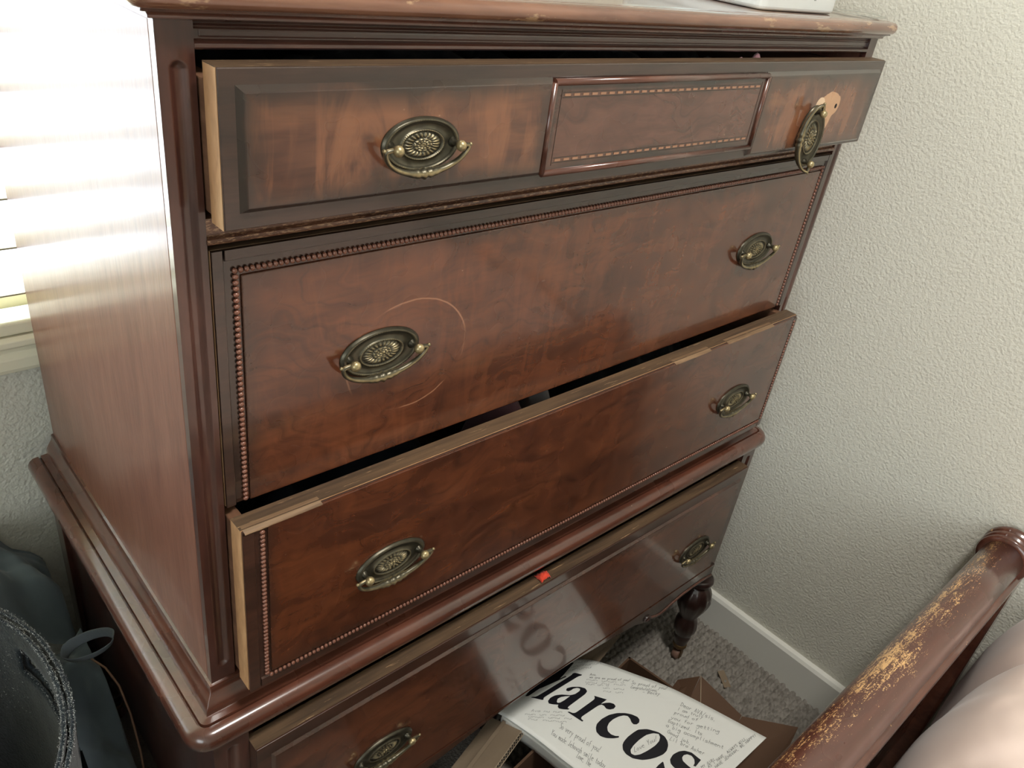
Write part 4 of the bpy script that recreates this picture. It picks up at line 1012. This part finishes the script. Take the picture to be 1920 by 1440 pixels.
# blanket: a thick quilt with soft rolls along the foot of the bed
M_blank = plain('blush_blanket', (0.74, 0.595, 0.53), .85, spec=.15, nscale=8, namp=.04, bscale=420, bstr=.12, bdist=.0006, sheen=.3)
b = MB(); rows = []; nx, ny = 110, 90
for j in range(ny + 1):
    t = j / ny; s = t ** 1.5 * .95; r = []
    for i in range(nx + 1):
        x = .02 + 1.035 * i / nx
        ye = -.466 - .006 * math.sin(x * 23) + .004 * fbm(x * 9, 3) - .010 * math.exp(-((x - .915) / .018) ** 2)
        y = ye - s
        d = s
        z = -.235 + .150 * (1 - math.exp(-(d / .022) ** .85)) + .030 * (1 - math.exp(-d / .12))
        z += .016 * math.sin(d * 30 + x * 7 + 1.5 * fbm(x * 4, d * 4, 7)) * min(1, d / .05) * math.exp(-d * 2.5)
        z += .016 * fbm(x * 6, d * 9, 2, 2) * min(1, d / .04)
        gx = x - .915 - .25 * d
        z -= .030 * math.exp(-(gx / .016) ** 2) * math.exp(-(d / .10) ** 2)
        z -= .010 * math.exp(-((x - .60 - .9 * d) / .02) ** 2) * math.exp(-(d / .12) ** 2)
        z += .0045 * abs(fbm(x * 14 + d * 22, d * 14 - x * 9, 5, 2)) * min(1, d / .03)
        # the quilt's edge tucks under itself
        if j == 0: y += .006; z -= .10
        r.append((x, y, z))
    rows.append(r)
b.grid(rows); o = b.build('blanket', M_blank, None, loc=(.55, -.9, -.2 + Z0), subsurf=1)
tag(o, 'plump blush pink blanket bunched behind the footboard roll', 'blanket')

# ------------------------------------------------------------------ felt hamper by the dresser
M_felt, nt, p = new_mat('charcoal_felt')
v = coords(nt); fn = noise_(nt, v, 260, 4, .7, .6)
nt.links.new(ramp(nt, fn, [(0.35, (0.007, 0.012, 0.017)), (0.62, (0.019, 0.028, 0.036)), (0.78, (0.085, 0.10, 0.11))]), p.inputs['Base Color'])
p.inputs['Roughness'].default_value = .95; p.inputs['Sheen Weight'].default_value = .25; p.inputs['Specular IOR Level'].default_value = .1
bump(nt, p, fn, .8, .002)
HX, HY, HAa, HBb, HZ = -.235, .190, .140, .200, -.100
ham = thing('felt_hamper', 'charcoal felt hamper with slot handle and frayed rim beside the dresser', 'basket', (HX, HY, 0))
def hell(th, off, z):
    k = 1 - .16 * (HZ - z) / .485
    return (HX + (HAa * k + off) * math.cos(th), HY + (HBb * k + off) * math.sin(th), z)
def felt_wall(name, off, slot):
    b = MB(); nt_, nz = 150, 34
    zl = [-.585 + (HZ + .585) * (1 - (1 - k / nz) ** 1.6) for k in range(nz + 1)]
    rows = [[hell(2 * PI * j / nt_, off + .0012 * fbm(j * .35, z * 40, off * 99), z + (.0006 * fbm(j * .5, 4, off * 50) if i == nz else 0)) for j in range(nt_)] for i, z in enumerate(zl)]
    fs = []
    for i in range(nz):
        for j in range(nt_):
            th = (2 * PI * (j + .5) / nt_ + PI) % (2 * PI) - PI; z = (zl[i] + zl[i + 1]) / 2
            if slot and -.36 < th < .44 and HZ - .064 < z < HZ - .028: continue
            fs.append((i * nt_ + j, i * nt_ + (j + 1) % nt_, (i + 1) * nt_ + (j + 1) % nt_, (i + 1) * nt_ + j))
    b.add([p_ for r in rows for p_ in r], fs, 0, True)
    return b.build(name, M_felt, ham, solid=.0042)
felt_wall('outer_wall', 0.0, True); felt_wall('inner_wall', -.0085, True)
b = MB(); b.lathe([(.001, 0), (.05, 0), (.098, 0), (.102, .003)], (HX, HY, -.582), 40, M=Matrix.Diagonal((1, 1.4, 1, 1))); b.build('hamper_base', M_felt, ham)
b = MB(); qx = hell(-.34, -.0125, HZ - .082); b.lathe([(.0052, 0), (.0048, -.0022), (.0030, -.0032), (.0022, -.0022), (.0005, -.002)], qx, 18, axis='x'); b.build('rivet', plain('rivet_steel', (.35, .36, .36), .25, metal=1), ham)
M_fuzz = plain('felt_fuzz', (0.55, 0.57, 0.56), .9)  # hairs coloured pale grey, backlight on the rim painted in
b = MB(); rnd = random.Random(3)
for k in range(3800):
    th = rnd.uniform(-1.3, 1.6); kind = rnd.random()
    if kind < .72: off = rnd.choice([.002, -.0022, -.0065, -.0107]) + rnd.gauss(0, .0006); z = HZ + .0012 + .0015 * fbm(th * 12, 4, 0)
    elif -.36 < th < .44: off = -.011; z = HZ - rnd.choice([.030, .063]) + rnd.gauss(0, .0012)
    else: off = -.0112; z = HZ - rnd.random() * .16
    p0 = Vector(hell(th, off, z)); d = Vector((rnd.gauss(0, 1), rnd.gauss(0, 1), rnd.gauss(.35, .8))).normalized() * rnd.uniform(.0008, .0028)
    sd = d.cross(Vector((.3, .5, .2))).normalized() * .00008
    b.add([p0 - sd, p0 + sd, p0 + d * .6 + Vector((.0003, 0, .0002)), p0 + d], [(0, 1, 2), (2, 1, 3)])
tag(b.build('felt_fuzz', M_fuzz, ham, recalc=False), None, kind='stuff')

# ------------------------------------------------------------------ clothes heaped between hamper, wall and dresser
M_jack = plain('hazed_slate_cloth', (0.165, 0.21, 0.24), .75, spec=.3, nscale=10, namp=.1, bscale=300, bstr=.15, bdist=.0006, sheen=.2)  # haze put into the colour: cloth lightened and turned bluer
def heap(name, label, x0, x1, y0, y1, fz, n=70, mat=M_jack):
    b = MB(); P = {}; fs = []; vs = []
    for j in range(n + 1):
        for i in range(n + 1):
            x = x0 + (x1 - x0) * i / n; y = y0 + (y1 - y0) * j / n
            P[i, j] = len(vs); vs.append((x, y, fz(x, y)))
    def ins(x, y): return ((x - HX) / (HAa + .008)) ** 2 + ((y - HY) / (HBb + .008)) ** 2 < 1
    for j in range(n):
        for i in range(n):
            x, y, _ = vs[P[i, j]]
            if ins(x + (x1 - x0) / n / 2, y): continue
            fs.append((P[i, j], P[i + 1, j], P[i + 1, j + 1], P[i, j + 1]))
    b.add(vs, fs, 0, True)
    o = b.build(name, mat, None, loc=((x0 + x1) / 2, (y0 + y1) / 2, 0), recalc=False)
    m = o.data; bm = bmesh.new(); bm.from_mesh(m)
    bmesh.ops.delete(bm, geom=[v for v in bm.verts if not v.link_faces], context='VERTS'); bm.to_mesh(m); bm.free()
    return tag(o, label, 'jacket')
def ss(a, b_, x): t = max(0, min(1, (x - a) / (b_ - a))); return t * t * (3 - 2 * t)
def f1(x, y):
    top = -.135 - 1.5 * max(0, x + .105) - .25 * max(0, -.2 - x)
    z = top - .06 * ss(.44, .40, y) + .020 * math.sin(x * 70 + y * 40 + 2 * fbm(x * 8, y * 8)) * ss(.52, .45, y) + .018 * fbm(x * 16, y * 20, 3)
    e = min(1, (x + .50) / .05, (-.026 - x) / .012)
    return -.580 + (z + .580) * max(0, e) ** .5
heap('jacket', 'slate blue jacket heaped against the wall below the window', -.50, -.025, .392, .528, f1)
def f2(x, y):
    z = -.235 - .9 * max(0, .30 - y) - .5 * max(0, y - .33) + .014 * math.sin(y * 60 + x * 60) + .015 * fbm(x * 22, y * 18, 8)
    e = max(0, min(1, (x + .118) / .02, (-.022 - x) / .014, (y - .12) / .04, (.390 - y) / .02))
    return -.580 + (z + .580) * e ** .5
heap('trousers', 'dark slate trousers slumped between hamper and dresser side', -.118, -.021, .12, .390, f2, mat=cloth_mat('trouser_cloth', (0.09, 0.115, 0.135)))
# loop of a wide strap rising out of the heap
b = MB(); rows = []
U, V, Wd = Vector((.740, -.660, .134)), Vector((.46, .65, .60)), Vector((-.49, -.38, .78))
for i in range(37):
    a = i / 36 * 2 * PI
    c = Vector((-.046, .275, -.185)) + U * (.026 * math.cos(a)) + V * (.012 * math.sin(a) + .010 * math.cos(a))
    w_ = (Wd * .012 + V * (.011 if math.sin(a) > 0 else .004) + U * (.006 * math.cos(a)))
    rows.append([tuple(c), tuple(c + w_ * .5), tuple(c + w_)])
b.grid(rows); o = b.build('strap', plain('strap_web', (0.10, 0.115, 0.125), .8, bscale=300, bstr=.3), None, loc=(-.052, .285, -.2 + Z0), solid=.0018, subsurf=1)
tag(o, 'grey webbing strap looped on top of the slumped trousers', 'strap')
b = MB(); b.tube([(-.045, .30, -.225), (-.036, .262, -.214), (-.030, .235, -.225), (-.027, .215, -.262), (-.0265, .20, -.32), (-.028, .19, -.38), (-.034, .17, -.45), (-.045, .14, -.53), (-.05, .10, -.578)], .0014, 8)
tag(b.build('cord', plain('brown_cord', (0.20, 0.11, 0.07), .6), None, loc=(-.03, .2, .05)), 'thin brown cord trailing down between hamper and dresser', 'cord')
# strap over the right corner of the dresser top
b = MB(); rows = []
path = [(.900, .105, .0006), (.922, .070, .0020), (.940, .045, .0035), (.952, .022, .0045), (.957, .006, .0035), (.950, .000, .0015), (.935, .010, .0012), (.915, .035, .0010), (.900, .060, .0008)]
for i, (x, y, h) in enumerate(path):
    j = min(i + 1, len(path) - 1); k = max(i - 1, 0); d = Vector((path[j][0] - path[k][0], path[j][1] - path[k][1])).normalized(); nn = Vector((-d.y, d.x)) * .0055
    rows.append([(x - nn.x, y - nn.y, TOPZ + h), (x, y, TOPZ + h + .0006), (x + nn.x, y + nn.y, TOPZ + h)])
b.grid(rows); o = b.build('ribbon', plain('grey_ribbon', (0.32, 0.32, 0.28), .55), None, loc=(.93, .04, TOPZ + Z0), solid=.0006, subsurf=1)
tag(o, 'flat grey ribbon looped at the right corner of the dresser top', 'ribbon')
for o in bpy.data.objects:
    if 'base' in o: del o['base']
